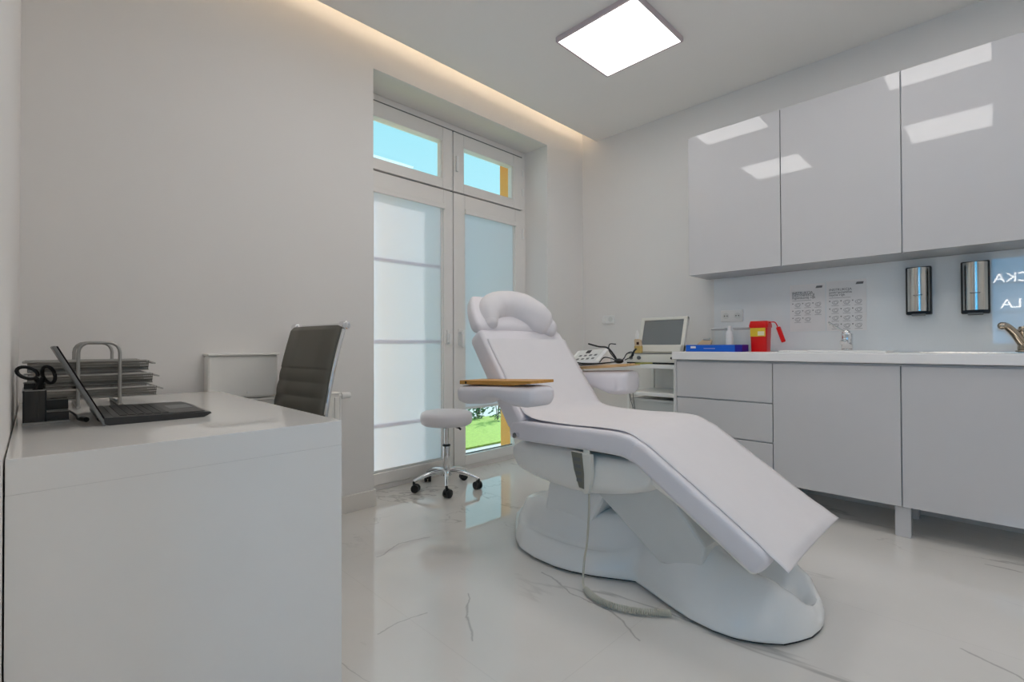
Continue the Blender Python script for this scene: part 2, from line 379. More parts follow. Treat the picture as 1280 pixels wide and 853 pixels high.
# window_2: backlit blue film with lettering, behind the camera (seen mirrored in the backsplash)
w2 = bpy.data.objects.new('window_2', None); COL.objects.link(w2); w2.location = (XE, -.5, W2[2]); w2['kind'] = 'structure'
part(MB().box(XE-.02, XE-.01, W2[0], W2[1], W2[2], W2[3]), 'window_film', 'bluefilm', w2)
part(MB().box(XE-.008, XE+.0, W2[0], W2[1], 1.735, 1.746).box(XE-.008, XE+.0, W2[0], W2[1], 1.362, 1.373), 'glazing_bar', 'darkgrey', w2)
T4 = lambda y, z: Matrix(((0, 0, 1, XE-.006), (1, 0, 0, y), (0, 1, 0, z), (0, 0, 0, 1)))
part(MB().text('CKA', .165, T4(.022, 1.753), align='RIGHT'), 'lettering', 'film_white', w2)
part(MB().text('LA', .165, T4(-.045, 1.425), align='RIGHT'), 'lettering', 'film_white', w2)

# window_1: tall double french window with two fanlights
w1 = bpy.data.objects.new('window_1', None); COL.objects.link(w1); w1.location = (2.27, YF, 0); w1['kind'] = 'structure'
XM, ZS = 2.272, 2.15
f = MB().box(RX0, 1.52, YF, 3.0, .0, ZT, .004).box(3.03, RX1, YF, 3.0, .0, ZT, .004).box(1.52, 3.03, YF, 3.0, 2.62, ZT, .004).box(1.52, 3.03, YF, 3.0, 0, .035, .004)
f.box(1.52, 3.03, YF+.02, 3.0, ZS-.02, ZS+.02).box(XM-.02, XM+.02, YF+.02, 3.0, .035, 2.62)
part(f, 'window_frame', 'upvc', w1)
part(MB().box(1.51, 3.04, YF-.004, YF+.02, 2.618, 2.625).box(XM-.003, XM+.003, YF+.012, YF+.03, .035, 2.62).box(1.51, 3.04, YF+.012, YF+.03, ZS-.004, ZS+.004), 'seal', 'darkgrey', w1)
def sash(x0, x1, z0, z1, px0, px1, pz0, pz1, nm):
    a = MB().box(x0, px0, YF-.012, YF+.06, z0, z1, .004).box(px1, x1, YF-.012, YF+.06, z0, z1, .004).box(px0, px1, YF-.012, YF+.06, z0, pz0, .004).box(px0, px1, YF-.012, YF+.06, pz1, z1, .004)
    a.box(px0, px0+.012, YF+.0, YF+.03, pz0, pz1).box(px1-.012, px1, YF+.0, YF+.03, pz0, pz1)
    o = part(a, nm, 'upvc', w1)
    part(MB().box(px0, px1, YF+.030, YF+.036, pz0, pz1), 'pane', 'pane', o)
    part(MB().box(px0+.001, px0+.006, YF+.022, YF+.029, pz0, pz1).box(px1-.006, px1-.001, YF+.022, YF+.029, pz0, pz1).box(px0, px1, YF+.022, YF+.029, pz0+.001, pz0+.006), 'gasket', 'gap', o)
    return o
fl1 = sash(1.50, XM-.004, ZS+.006, 2.614, 1.58, 2.175, 2.232, 2.512, 'fanlight_sash')
fl2 = sash(XM+.004, 3.045, ZS+.006, 2.614, 2.375, 2.928, 2.232, 2.512, 'fanlight_sash')
d1 = sash(1.50, XM-.004, .037, ZS-.006, 1.60, 2.18, .115, 2.03, 'door_sash')
d2 = sash(XM+.004, 3.045, .037, ZS-.006, 2.385, 2.945, .115, 2.03, 'door_sash')
hb = MB().box(2.315, 2.345, YF-.022, YF-.012, .97, 1.10, .003).cyl((2.33, YF-.012, 1.075), (2.33, YF-.055, 1.075), .010).box(2.318, 2.342, YF-.068, YF-.05, .955, 1.09, .006)
part(hb, 'handle', 'white', d2)
part(MB().box(2.205, 2.225, YF-.022, YF-.012, .99, 1.09, .003).box(2.207, 2.223, YF-.05, YF-.022, .985, 1.0, .003).box(2.207, 2.223, YF-.05, YF-.038, .985, 1.06, .004), 'handle', 'white', d1)
part(MB().box(2.295, 2.315, YF-.03, YF-.012, 2.31, 2.43, .004), 'handle', 'white', fl2)
for x in (1.545, 3.0):
    pass
for z in (.25, 1.9):
    part(MB().cyl((3.035, YF-.018, z), (3.035, YF-.018, z+.09), .009), 'hinge', 'white', d2)
part(MB().cyl((3.035, YF-.018, 2.28), (3.035, YF-.018, 2.34), .009).cyl((3.035, YF-.018, 2.45), (3.035, YF-.018, 2.5), .009), 'hinge', 'white', fl2)

def blind(x0, x1, z0, z1, label, shadow_bars):
    t = thing('roller_blind', label, 'blind', ((x0+x1)/2, YF, z0), group=None)
    n = 14; top = MB().box(x0-.01, x1+.01, YF-.03, YF-.013, z1-.005, z1+.035, .006)
    part(top, 'cassette', 'upvc', t)
    fab = MB().box(x0, x1, YF+.010, YF+.012, z0, 2.03)
    part(fab, 'fabric', 'blind', t)
    part(MB().box(x0, x1, YF+.004, YF+.016, z0-.006, z0+.012, .002), 'bottom_bar', 'grey_plastic', t)
    for z in shadow_bars:  # bars added behind the fabric only to cast its faint shadow bands
        part(MB().box(x0, x1, YF+.0125, YF+.016, z-.012, z+.012, .001), 'shadow_bar', 'blind', t)
blind(1.585, 2.178, .12, 2.0, 'long white translucent blind with horizontal shadow bands, lowered to the bottom of its window sash', (.43, 1.0, 1.56))
blind(2.39, 2.94, .475, 2.0, 'shorter white translucent blind with a strip of garden showing below it', ())

# outer reveal, garden
struct(MB().box(3.127, 3.6, 2.99, 3.30, -.3, 3.3).box(.9, 3.6, 2.99, 3.30, 2.675, 3.3).box(.9, 1.43, 2.99, 3.30, -.3, 3.3), 'trim_2', 'orange')
struct(MB().box(-6, 14, 3.05, 4.02, -.25, -.15).box(-6, 22, 5.6, 22, -.25, -.149), 'paved_path', 'paving')
struct(MB().box(-6, 22, 4.02, 5.6, -.25, -.13), 'lawn', 'grass')
def shrub(x, y, h, n, label, seed):
    rnd = random.Random(seed)
    t = thing('garden_shrub', label, 'shrub', (x, y, -.13), group='young shrubs in the garden')
    st = MB(); lf = MB()
    for k in range(5):
        a = rnd.uniform(0, 2*PI); r = rnd.uniform(.05, .25)
        tip = (x+r*math.cos(a), y+r*math.sin(a), -.13+h*rnd.uniform(.7, 1.))
        st.tube([(x, y, -.13), (x+.4*(tip[0]-x), y+.4*(tip[1]-y), -.13+h*.45), tip], .006, 5)
        for j in range(n):
            q = rnd.uniform(.03, 1.05); c = Vector((x+(tip[0]-x)*q+rnd.gauss(0, .05), y+(tip[1]-y)*q+rnd.gauss(0, .05), -.13+(tip[2]+.13)*q+rnd.gauss(0, .03)))
            d = Vector((rnd.gauss(0, 1), rnd.gauss(0, 1), rnd.gauss(0, .6))).normalized(); sd = d.orthogonal().normalized(); L = rnd.uniform(.04, .08)
            lf.loft([[c, c+Vector((0, 0, .001))], [c+d*L*.5-sd*L*.22, c+d*L*.5+sd*L*.22], [c+d*L, c+d*L+Vector((0, 0, .001))]], cap=False, closed=False)
    part(st, 'stem', 'bark', t); part(lf, 'leaf_mass', 'leaf', t)['kind'] = 'stuff'
shrub(4.75, 5.50, .34, 40, 'leafy young shrub at the lawn edge beside the stool, seen under the right blind', 1)
shrub(4.86, 5.2, .5, 24, 'sparse young shrub at the lawn edge beside the orange jamb, seen under the right blind', 2)

# ------------------------------------------------------------------ ceiling lamps
lamp_lab = ['square ceiling light panel nearest the window and the wall cabinets', 'square ceiling light panel on the desk side near the window',
            'square ceiling light panel on the camera side above the wall cabinets', 'square ceiling light panel behind the camera on the desk side',
            'added square ceiling light panel, out of view at the back of the room on the cabinet side', 'added square ceiling light panel, out of view at the back of the room on the desk side']
LP = [(2.46, 1.56), (1.16, 1.56), (2.46, .26), (1.16, .26), (2.46, -1.04), (1.16, -1.04)]  # rear pair is added out of view to brighten the desk front
l0 = None
for (x, y), lab in zip(LP, lamp_lab):
    if l0 is None:
        t = thing('ceiling_light', lab, 'ceiling light', (x, y, ZC), group='square ceiling light panels')
        h = .268
        fr = MB()
        fr.box(x-h, x+h, y-h, y-h+.012, ZC-.03, ZC, .002).box(x-h, x+h, y+h-.012, y+h, ZC-.03, ZC, .002).box(x-h, x-h+.012, y-h+.012, y+h-.012, ZC-.03, ZC, .002).box(x+h-.012, x+h, y-h+.012, y+h-.012, ZC-.03, ZC, .002)
        part(fr, 'lamp_frame', 'lampframe', t)
        part(MB().box(x-h+.012, x+h-.012, y-h+.012, y+h-.012, ZC-.028, ZC-.004), 'lamp_diffuser', 'lamp', t)
        l0 = t
    else: copy_thing(l0, (x, y, ZC), lab)

# ------------------------------------------------------------------ kitchen run
YS = [1.524, .928, .338, -.252]
XB = 3.08
def leg_box(x0, x1, y0, y1): return MB().box(x0, x1, y0, y1, 0, .150, .003)
cl = ['white gloss base cabinet with three drawers standing beside the trolley', 'white gloss base cabinet with one door under the white inset sink',
      'white gloss base cabinet with one door under the steel sink']
for i in range(3):
    y1, y0 = YS[i], YS[i+1]; ym = (y0+y1)/2
    t = thing('base_cabinet', cl[i], 'base cabinet', (3.3, ym, 0), group='base cabinets under the counter')
    part(MB().box(XB+.019, XR-.02, y0+.0005, y1-.0005, .152, .868), 'carcass', 'carcass', t)
    g = .0025
    if i == 0:
        for za, zb in ((.625, .858), (.392, .618), (.156, .385)):
            part(MB().box(XB, XB+.018, y0+g, y1-g, za, zb, .0015), 'drawer_front', 'gloss', t)
        part(MB().box(XB+.0, XR-.02, y1-.0004, y1+.016, .0, .87, .001), 'end_panel', 'gloss', t)
    else:
        part(MB().box(XB, XB+.018, y0+g, y1-g, .156, .858, .0015), 'door', 'gloss', t)
    # legs
    for (xa, ya) in ((XB+.02, y0+.0), (XR-.12, y0+.0)):
        if i < 2: part(leg_box(xa, xa+.06, ya-.032+.0, ya+.032), 'leg', 'gloss', t)
    if i == 2:
        for xa in (XB+.02, XR-.12): part(leg_box(xa, xa+.06, y0, y0+.06), 'leg', 'gloss', t)
    if i == 0:
        part(leg_box(XR-.12, XR-.06, y1-.06, y1-.001), 'leg', 'gloss', t)
wt = thing('worktop', 'long white worktop lying over the base cabinets', 'worktop', (3.3, .64, .868))
part(MB().box(XB-.02, XR-.015, -.262, 1.548, .872, .924, .004), 'slab', 'counter', wt)
sk = thing('sink', 'white inset sink with a flat raised rim in the middle of the worktop', 'sink', (3.3, .66, .924))
sb = MB()
xa, xb_, ya, yb = 3.10, 3.50, .40, .90
sb.box(xa, xb_, ya, ya+.05, .924, .934, .003).box(xa, xb_, yb-.05, yb, .924, .934, .003).box(xa, xa+.05, ya+.05, yb-.05, .924, .934, .003).box(xb_-.07, xb_, ya+.05, yb-.05, .924, .934, .003)
part(sb, 'rim', 'white', sk)
part(MB().box(xa+.05, xb_-.07, ya+.05, yb-.05, .924, .927), 'basin', 'white', sk)
sk2 = thing('sink', 'steel inset sink with a thin rim below the bronze tap', 'sink', (3.3, .06, .924))
sb = MB(); xa, xb_, ya, yb = 3.14, 3.52, -.235, .27
sb.box(xa, xb_, ya, ya+.03, .924, .929, .002).box(xa, xb_, yb-.03, yb, .924, .929, .002).box(xa, xa+.03, ya+.03, yb-.03, .924, .929, .002).box(xb_-.08, xb_, ya+.03, yb-.03, .924, .929, .002)
part(sb, 'rim', 'steel', sk2)
part(MB().box(xa+.03, xb_-.08, ya+.03, yb-.03, .924, .926), 'basin', 'steel', sk2)
# taps
t = thing('tap', 'small chrome lever tap behind the white sink, below the posters', 'tap', (3.46, .63, .934))
part(MB().cyl((3.46, .63, .934), (3.46, .63, .942), .032, bev=.003).cyl((3.46, .63, .942), (3.46, .63, 1.035), .030, .030, bev=.004), 'body', 'chrome', t)
part(MB().tube([(3.44, .63, .985), (3.40, .63, .993), (3.35, .63, .990), (3.325, .63, .978)], .012), 'spout', 'chrome', t)
part(MB().cyl((3.46, .63, 1.03), (3.46, .64, 1.05), .024, .02, bev=.004).tube([(3.46, .645, 1.045), (3.458, .685, 1.075), (3.455, .725, 1.105)], .006), 'lever', 'chrome', t)
t = thing('tap', 'bronze steel lever tap behind the steel sink, beside the blue reflection', 'tap', (3.46, -.10, .929))
part(MB().cyl((3.46, -.10, .929), (3.46, -.10, .937), .034, bev=.003).cyl((3.46, -.10, .937), (3.46, -.10, 1.03), .027, .026, bev=.004), 'body', 'bronze', t)
part(MB().tube([(3.45, -.09, .975), (3.42, -.065, 1.02), (3.39, -.04, 1.052), (3.375, -.025, 1.062)], [.020, .015]).sphere((3.372, -.022, 1.058), .018), 'spout', 'bronze', t)
part(MB().cyl((3.46, -.10, 1.03), (3.46, -.10, 1.055), .026, .022, bev=.004).tube([(3.46, -.10, 1.05), (3.46, -.13, 1.09), (3.46, -.17, 1.12)], .007), 'lever', 'bronze', t)

# wall cabinets
XU, ZU0, ZU1 = 3.255, 1.458, 2.42
US = [1.512, .927, .346, -.24]
cl = ['white gloss wall cabinet with a single door above the blue box', 'white gloss wall cabinet with a single door above the posters', 'white gloss wall cabinet with a single door above the soap dispensers']
for i in range(3):
    y1, y0 = US[i], US[i+1]
    t = thing('wall_cabinet', cl[i], 'wall cabinet', (3.4, (y0+y1)/2, ZU0), group='wall cabinets above the counter')
    part(MB().box(XU+.02, XR, y0+.0005, y1-.0005, ZU0+.004, ZU1), 'carcass', 'carcass', t)
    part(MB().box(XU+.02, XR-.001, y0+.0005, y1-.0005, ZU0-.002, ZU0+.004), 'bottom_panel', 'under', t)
    part(MB().box(XU, XU+.019, y0+.0025, y1-.0025, ZU0-.004, ZU1, .0015), 'door', 'gloss', t)
    if i == 0: part(MB().box(XU+.02, XR, y1-.0005, y1+.012, ZU0, ZU1, .001), 'end_panel', 'gloss', t)
# glass backsplash
struct(MB().box(XR-.008, XR, -.262, 1.47, .924, ZU0-.003, .001), 'trim_3', 'glasspanel')
XG = XR-.008
# posters
def poster(y0, y1, z0, z1, label, titles, rows, rel):
    t = thing('poster', label, 'poster', (XG, (y0+y1)/2, z0), group='instruction posters on the backsplash')
    part(MB().box(XG-.002, XG, y0, y1, z0, z1), 'sheet', 'paper', t)
    W = y1-y0; H = z1-z0; X = XG-.0026
    T = lambda u, v: Matrix(((0, 0, -1, X), (-1, 0, 0, y1-u*W), (0, 1, 0, z0+v*H), (0, 0, 0, 1)))
    a = MB()
    for k, s in enumerate(titles): a.text(s, .021, T(.07, .80-.052*k), ext=.0003)
    part(a, 'title', 'ink', t)
    lg = MB(); lg.prism([(y1-.74*W, z0+.905*H), (y1-.92*W, z0+.905*H), (y1-.94*W, z0+.95*H), (y1-.77*W, z0+.95*H)], 'x', X, X+.0004)
    part(lg, 'emblem', 'ink', t)
    q = MB(); p = MB(); rnd = random.Random(int(rel*10))
    q.box(X, X+.0004, y1-.62*W, y1-.07*W, z0+.655*H, z0+.662*H)
    for r, n in enumerate(rows):
        zz = z0+(.56-.155*r)*H
        for c in range(n):
            yy = y1-(.07+.29*c)*W
            part(MB().box(X, X+.0004, yy-.03*W, yy, zz+.025*H, zz+.045*H), 'step_mark', 'ink', t)
            # small line drawing of hands: two ovals and a caption rule
            yc = yy-.15*W
            for dy, dz, ry, rz, an in ((.0, .0, .07, .035, .4), (-.03, .012, .06, .03, -.5)):
                ring = []
                for k in range(15):
                    th = 2*PI*k/14; u = ry*W*math.cos(th); v = rz*H*math.sin(th)
                    ring.append((X, yc+dy*W+u*math.cos(an)-v*math.sin(an), zz+dz*H+u*math.sin(an)+v*math.cos(an)))
                q.tube(ring, .0012, 4, smooth=False)
            q.box(X, X+.0004, yc-.10*W, yc+.09*W, zz-.062*H, zz-.055*H)
    part(q, 'drawing', 'inkl', t)
poster(.765, .965, 1.055, 1.362, 'white instruction sheet with hand drawings, nearer the red container', ['INSTRUKCJA', 'DEZYNFEKCJI', 'higienicznej rąk'], (3, 3, 2), 1)
poster(.550, .757, 1.055, 1.368, 'white instruction sheet with four rows of drawings, behind the chrome tap', ['INSTRUKCJA', 'postępowania', 'mycia rąk'], (3, 3, 3, 3), 2)
# dispensers
def dispenser(yc, z0, z1, wd, label):
    t = thing('soap_dispenser', label, 'soap dispenser', (XG, yc, z0), group='steel dispensers on the backsplash')
    d = .085
    part(MB().box(XG-d*.55, XG, yc-wd/2, yc+wd/2, z0, z1, .006), 'housing', 'black', t)
    n = 14; rings = []
    for k, z in enumerate((z0+.018, z1-.008)):
        r = []
        for j in range(n+1):
            u = -1+2*j/n; r.append((XG-d*.5-d*.5*(1-abs(u)**2.6), yc+u*(wd/2-.005), z))
        r += [(XG-d*.5+.004, yc+wd/2-.005, z), (XG-d*.5+.004, yc-wd/2+.005, z)]
        rings.append(r)
    part(MB().loft(rings), 'front_cover', 'steel', t, ang=20)
    part(MB().box(XG-d*1.005, XG-d*.97, yc-.02, yc+.02, z0+.105, z0+.109), 'level_slot', 'darkgrey', t)
    part(MB().box(XG-d*.8, XG-d*.45, yc-.03, yc+.03, z0-.008, z0+.004, .003), 'nozzle', 'darkgrey', t)
dispenser(.305, 1.135, 1.405, .112, 'steel soap dispenser on the backsplash nearer the two posters')
dispenser(.075, 1.130, 1.408, .112, 'steel soap dispenser on the backsplash beside the blue reflection')
# sockets
t = thing('wall_socket', 'white double socket on the backsplash above the blue box', 'socket', (XG, 1.34, 1.14))
part(MB().box(XG-.010, XG, 1.262, 1.418, 1.135, 1.218, .004), 'plate', 'white', t)
for y in (1.38, 1.30): part(MB().cyl((XG-.012, y, 1.177), (XG-.009, y, 1.177), .022).cyl((XG-.0125, y+.009, 1.177), (XG-.0115, y+.009, 1.177), .004, mi=1).cyl((XG-.0125, y-.009, 1.177), (XG-.0115, y-.009, 1.177), .004, mi=1), 'outlet', ['grey_plastic', 'black'], t)
t = thing('wall_socket', 'white socket with a plug on the bare wall above the white control box', 'socket', (XR, 2.39, 1.155))
part(MB().box(XR-.012, XR, 2.335, 2.45, 1.155, 1.23, .004), 'plate', 'white', t)
part(MB().cyl((XR-.014, 2.37, 1.195), (XR-.011, 2.37, 1.195), .022), 'outlet', 'grey_plastic', t)
part(MB().box(XR-.03, XR-.012, 2.415, 2.445, 1.165, 1.215, .005), 'plug', 'white', t)

# ---------------------------------------------------------- things on the counter
ZK = .924
t = thing('glove_box', 'flat blue cardboard box lying on the worktop beside the red container', 'box', (3.22, 1.31, ZK))
part(MB().box(3.17, 3.28, 1.130, 1.50, ZK, ZK+.045, .002), 'carton', 'blue', t)
part(MB().box(3.1695, 3.2805, 1.129, 1.175, ZK+.0005, ZK+.0455, .002), 'end_flap', 'navy', t, label='dark navy end flap')
part(MB().box(3.1685, 3.17, 1.43, 1.465, ZK+.022, ZK+.036), 'sticker', 'whitelabel', t)
part(MB().box(3.1685, 3.17, 1.30, 1.375, ZK+.020, ZK+.022), 'print_line', 'whitelabel', t)
t = thing('sharps_container', 'red plastic sharps container with a yellow label on the worktop', 'sharps container', (3.34, 1.075, ZK))
def rrect(cx, cy, hx, hy, r, z, n=5):
    out = []
    for (sx, sy, a0) in ((1, 1, 0), (-1, 1, PI/2), (-1, -1, PI), (1, -1, 1.5*PI)):
        for k in range(n+1):
            a = a0+PI/2*k/n; out.append((cx+sx*(hx-r)+r*math.cos(a), cy+sy*(hy-r)+r*math.sin(a), z))
    return out
part(MB().loft([rrect(3.34, 1.075, .047, .047, .015, ZK), rrect(3.34, 1.075, .052, .052, .016, ZK+.165)]), 'tub', 'red', t)
part(MB().loft([rrect(3.34, 1.075, .056, .056, .016, ZK+.155), rrect(3.34, 1.075, .056, .056, .016, ZK+.17), rrect(3.34, 1.075, .053, .053, .016, ZK+.185), rrect(3.34, 1.075, .05, .05, .016, ZK+.197)]), 'lid', 'red', t)
part(MB().box(3.2855, 3.29, 1.03, 1.12, ZK+.098, ZK+.152, mi=0).box(3.285, 3.2856, 1.036, 1.075, ZK+.104, ZK+.13, mi=1), 'label', ['yellow', 'cream'], t, label='yellow warning label')
part(MB().tube([(3.33, 1.025, ZK+.187), (3.33, .99, ZK+.188), (3.33, .975, ZK+.168), (3.33, .972, ZK+.155)], .0035, 6).box(3.322, 3.338, .940, .966, ZK+.058, ZK+.160, .006, rot=Matrix.Rotation(-.32, 3, 'X')), 'flap', 'red', t)
for y, nm, lab in ((1.375, 'a', 'clear plastic box behind the blue box, between the tan pouch and the white bottle'), (1.225, 'b', 'clear plastic box between the white bottle and the red container')):
    t = thing('clear_container', lab, 'container', (3.44, y, ZK), group='clear boxes behind the blue box')
    part(MB().box(3.40, 3.48, y-.045, y+.045, ZK, ZK+.15, .006), 'body', 'clear', t)
    part(MB().box(3.397, 3.483, y-.048, y+.048, ZK+.15, ZK+.163, .004), 'lid', 'smoke', t)
t = thing('bottle', 'white upright plastic bottle standing behind the blue box', 'bottle', (3.40, 1.295, ZK))
part(MB().lathe([(.021, 0), (.023, .004), (.023, .125), (.018, .14), (.012, .146)], (3.40, 1.295, ZK), 20), 'body', 'white', t)
part(MB().lathe([(.013, .144), (.013, .172), (.011, .174)], (3.40, 1.295, ZK), 16), 'cap', 'white', t)
t = thing('pouch', 'small tan pouch leaning between the screen and the blue box', 'pouch', (3.42, 1.51, ZK))
part(MB().loft([rrect(3.42, 1.50, .02, .055, .015, ZK), rrect(3.425, 1.49, .022, .055, .018, ZK+.035), rrect(3.435, 1.475, .016, .045, .012, ZK+.065), rrect(3.44, 1.465, .006, .035, .005, ZK+.082)]), 'body', 'tan', t)
part(MB().box(3.425, 3.448, 1.445, 1.49, ZK+.078, ZK+.092, .003), 'closure', 'smoke', t)

# ---------------------------------------------------------- trolley and apparatus
t = thing('trolley', 'white metal trolley with shelves standing left of the drawers', 'trolley', (3.35, 1.76, 0))
for (x, y) in ((3.17, 1.575), (3.17, 1.945), (3.53, 1.575), (3.53, 1.945)):
    top = .83 if y < 1.7 else .70
    if x > 3.4: top = .83
    part(MB().box(x-.011, x+.011, y-.011, y+.011, .055, top, .002), 'post', 'white', t)
    wz = part(MB().cyl((x-.012, y, .03), (x+.012, y, .03), .03, bev=.004).box(x-.015, x+.015, y-.008, y+.008, .028, .06, .003), 'caster', 'darkgrey', t)
part(MB().box(3.16, 3.54, 1.565, 1.955, .80, .83, .004), 'top_shelf', 'white', t)
part(MB().box(3.16, 3.54, 1.565, 1.955, .60, .625, .004), 'shelf', 'white', t)
part(MB().box(3.16, 3.54, 1.565, 1.955, .16, .18, .004), 'shelf', 'white', t)
part(MB().box(3.185, 3.52, 1.59, 1.93, .43, .57, .006).box(3.18, 3.525, 1.585, 1.935, .555, .575, .004), 'drawer', 'smoke', t)
t = thing('apparatus', 'flat ivory treatment apparatus with knobs on top of the trolley', 'apparatus', (3.35, 1.77, .83))
part(MB().box(3.165, 3.53, 1.565, 1.965, .842, .905, .008).box(3.19, 3.52, 1.58, 1.95, .832, .842), 'case', 'ivory', t)
part(MB().box(3.170, 3.53, 1.568, 1.962, .832, .843), 'dark_base', 'black', t, label='dark gap under the case')
for y in (1.92, 1.855): part(MB().cyl((3.166, y, .876), (3.152, y, .876), .014, bev=.003), 'knob', 'darkgrey', t)
part(MB().cyl((3.166, 1.60, .876), (3.158, 1.60, .876), .008), 'button', 'black', t)
part(MB().box(3.166, 3.2, 1.575, 1.955, .905, .911), 'dark_seam', 'darkgrey', t)
# tilted screen
t = thing('screen_unit', 'tilted grey screen in an ivory frame standing on the apparatus', 'screen', (3.36, 1.72, .911))
R = Matrix.Rotation(math.radians(17), 3, 'Y'); pv = (3.27, 1.73, .915)
sc = MB()
y0, y1, z0, z1 = 1.56, 1.93, .915, 1.185
sc.box(3.255, 3.285, y0, y0+.028, z0, z1, .004, rot=R, piv=pv).box(3.255, 3.285, y1-.028, y1, z0, z1, .004, rot=R, piv=pv).box(3.255, 3.285, y0, y1, z1-.022, z1, .004, rot=R, piv=pv).box(3.255, 3.285, y0, y1, z0, z0+.055, .004, rot=R, piv=pv).box(3.275, 3.30, y0+.01, y1-.01, z0+.01, z1-.01, .004, rot=R, piv=pv)
part(sc, 'frame', 'ivory', t)
part(MB().box(3.262, 3.274, y0+.028, y1-.028, z0+.055, z1-.022, rot=R, piv=pv), 'glass', 'screen', t)
part(MB().prism([(3.31, .911), (3.46, .911), (3.35, 1.05)], 'y', 1.64, 1.80, .004), 'stand', 'ivory', t)
t = thing('bottle', 'small amber bottle with a dark label in front of the screen', 'bottle', (3.19, 1.875, .905))
part(MB().loft([rrect(3.19, 1.875, .016, .028, .006, .911), rrect(3.19, 1.875, .016, .028, .006, .962)]), 'body', 'amber', t)
part(MB().loft([rrect(3.19, 1.875, .015, .026, .006, .962), rrect(3.19, 1.88, .014, .026, .006, 1.005), rrect(3.19, 1.885, .010, .016, .005, 1.015)]), 'shoulder', 'tan', t)
part(MB().box(3.173, 3.177, 1.862, 1.882, .972, .992), 'label', 'brown', t, label='dark square label')
part(MB().lathe([(.013, 0), (.013, .03), (.009, .05), (.004, .065)], (3.19, 1.885, 1.014), 14), 'cap', 'white', t)
t = thing('cable', 'thin grey cable hanging in a loop from the trolley shelf', 'cable', (3.15, 1.92, .62))
part(MB().tube([(3.152, 1.90, .50), (3.152, 1.925, .58), (3.152, 1.93, .628), (3.164, 1.92, .6285), (3.154, 1.905, .628), (3.152, 1.895, .56), (3.152, 1.885, .49)], .003, 6), 'loop', 'darkgrey', t)

# ------------------------------------------------------------------ treatment chair
CX = 1.88
TC = thing('treatment_chair', 'white reclining treatment chair on a sculpted base in the middle of the room', 'treatment chair', (CX, 1.0, 0))
def slab(path, hw, th, n=5., ns=36, end=.03, sub=6, hwf=None, thf=None):
    """rounded slab swept along a (y, z) path"""
    P = cr([Vector((0, y, z)) for y, z in path], sub)
    L = [0]
    for a, b in zip(P, P[1:]): L.append(L[-1]+(b-a).length)
    T = L[-1]
    st = []
    extra = [0, .12, .3, .6, 1.]
    dist = sorted(set([end*q for q in extra]+[T-end*q for q in extra]+[l for l in L if end < l < T-end]))
    for d in dist:
        i = max(k for k in range(len(L)) if L[k] <= d+1e-9); i = min(i, len(P)-2)
        f = (d-L[i])/max(1e-9, L[i+1]-L[i]); p = P[i].lerp(P[i+1], f)
        a = P[max(0, i-1)]; b = P[min(len(P)-1, i+2)]
        tg = (b-a).normalized(); nm = Vector((0, -tg.z, tg.y))
        if nm.z < 0: nm = -nm
        q = min(d, T-d, end); k = math.sqrt(max(0, 1-(1-q/end)**2))
        st.append((p, nm, d/T, (end*(1-k))))
    rings = []
    for p, nm, u, sh in st:
        h = (hwf(u) if hwf else hw)-sh; t = max(.004, (thf(u) if thf else th)/2-sh*.9)
        ring = []
        for k in range(ns):
            a = 2*PI*k/ns; c, s_ = math.cos(a), math.sin(a)
            # rounded rectangle by clamped offset: radius .03
            r = min(.03, t*.95)
            ring.append(None)
        ring = []
        r = min(.02, t*.95); m = 6
        for (sx, sy, a0) in ((1, 1, 0), (-1, 1, PI/2), (-1, -1, PI), (1, -1, 1.5*PI)):
            for k in range(m+1):
                a = a0+PI/2*k/m
                ring.append(p+Vector((CX+sx*(h-r)+r*math.cos(a), 0, 0))+nm*(sy*(t-r)+r*math.sin(a)))
        rings.append(ring)
    return MB().loft(rings)
# base
BX = 1.90
WT = [(.425, .02), (.435, .09), (.455, .14), (.488, .2), (.55, .25), (.61, .279), (.68, .287), (.766, .276), (.86, .245), (.95, .205), (1.043, .168), (1.10, .20), (1.19, .252), (1.28, .285), (1.364, .302), (1.48, .298), (1.588, .272), (1.68, .21), (1.76, .13), (1.82, .07), (1.86, .02)]
HT = [(.425, .035), (.45, .10), (.50, .165), (.56, .20), (.7, .235), (.8, .26), (.95, .265), (1.1, .22), (1.3, .19), (1.5, .2), (1.62, .19), (1.72, .16), (1.8, .11), (1.86, .035)]
def smooth(a, b, x):
    t = min(1, max(0, (x-a)/(b-a))); return t*t*(3-2*t)
ys = [.425, .428, .435, .445, .46, .488]+[.5+.02*k for k in range(67)]+[1.835, 1.845, 1.855, 1.86]
rings = []
NS = 48
for y in ys:
    w = interp(WT, y); H = sinterp(HT, y)
    top = []
    for k in range(NS+1):
        s_ = -math.cos(PI*k/NS)*1.0
        a = abs(s_)
        dome = .018+(H-.018)*(max(0, 1-a**2.2))**.72
        gr = .12*math.exp(-((s_-.02)/.30)**2)*(1-smooth(.60, .86, y))*smooth(.425, .50, y)
        fr = dome-gr*min(1, H/.15)
        sk_ = .018+.04*(max(0, 1-a**8))**.5+max(0, min(.09, H-.058))*(max(0, 1-a**2.6))**1.0
        hump = max(0, H-.115)*(1-smooth(.42, .68, a))
        rr = sk_+hump-.02*math.exp(-((a-.70)/.07)**2)*smooth(1.1, 1.25, y)*(1-smooth(1.6, 1.75, y))
        bl = smooth(1.0, 1.15, y)
        top.append((BX+s_*w, y, max(.016, fr*(1-bl)+rr*bl)))
    bot = [(BX+w*u, y, .011) for u in (.98, .5, 0, -.5, -.98)]
    rings.append(top+bot)
part(MB().loft(rings), 'base', 'shell', TC, ang=60)
rings = []
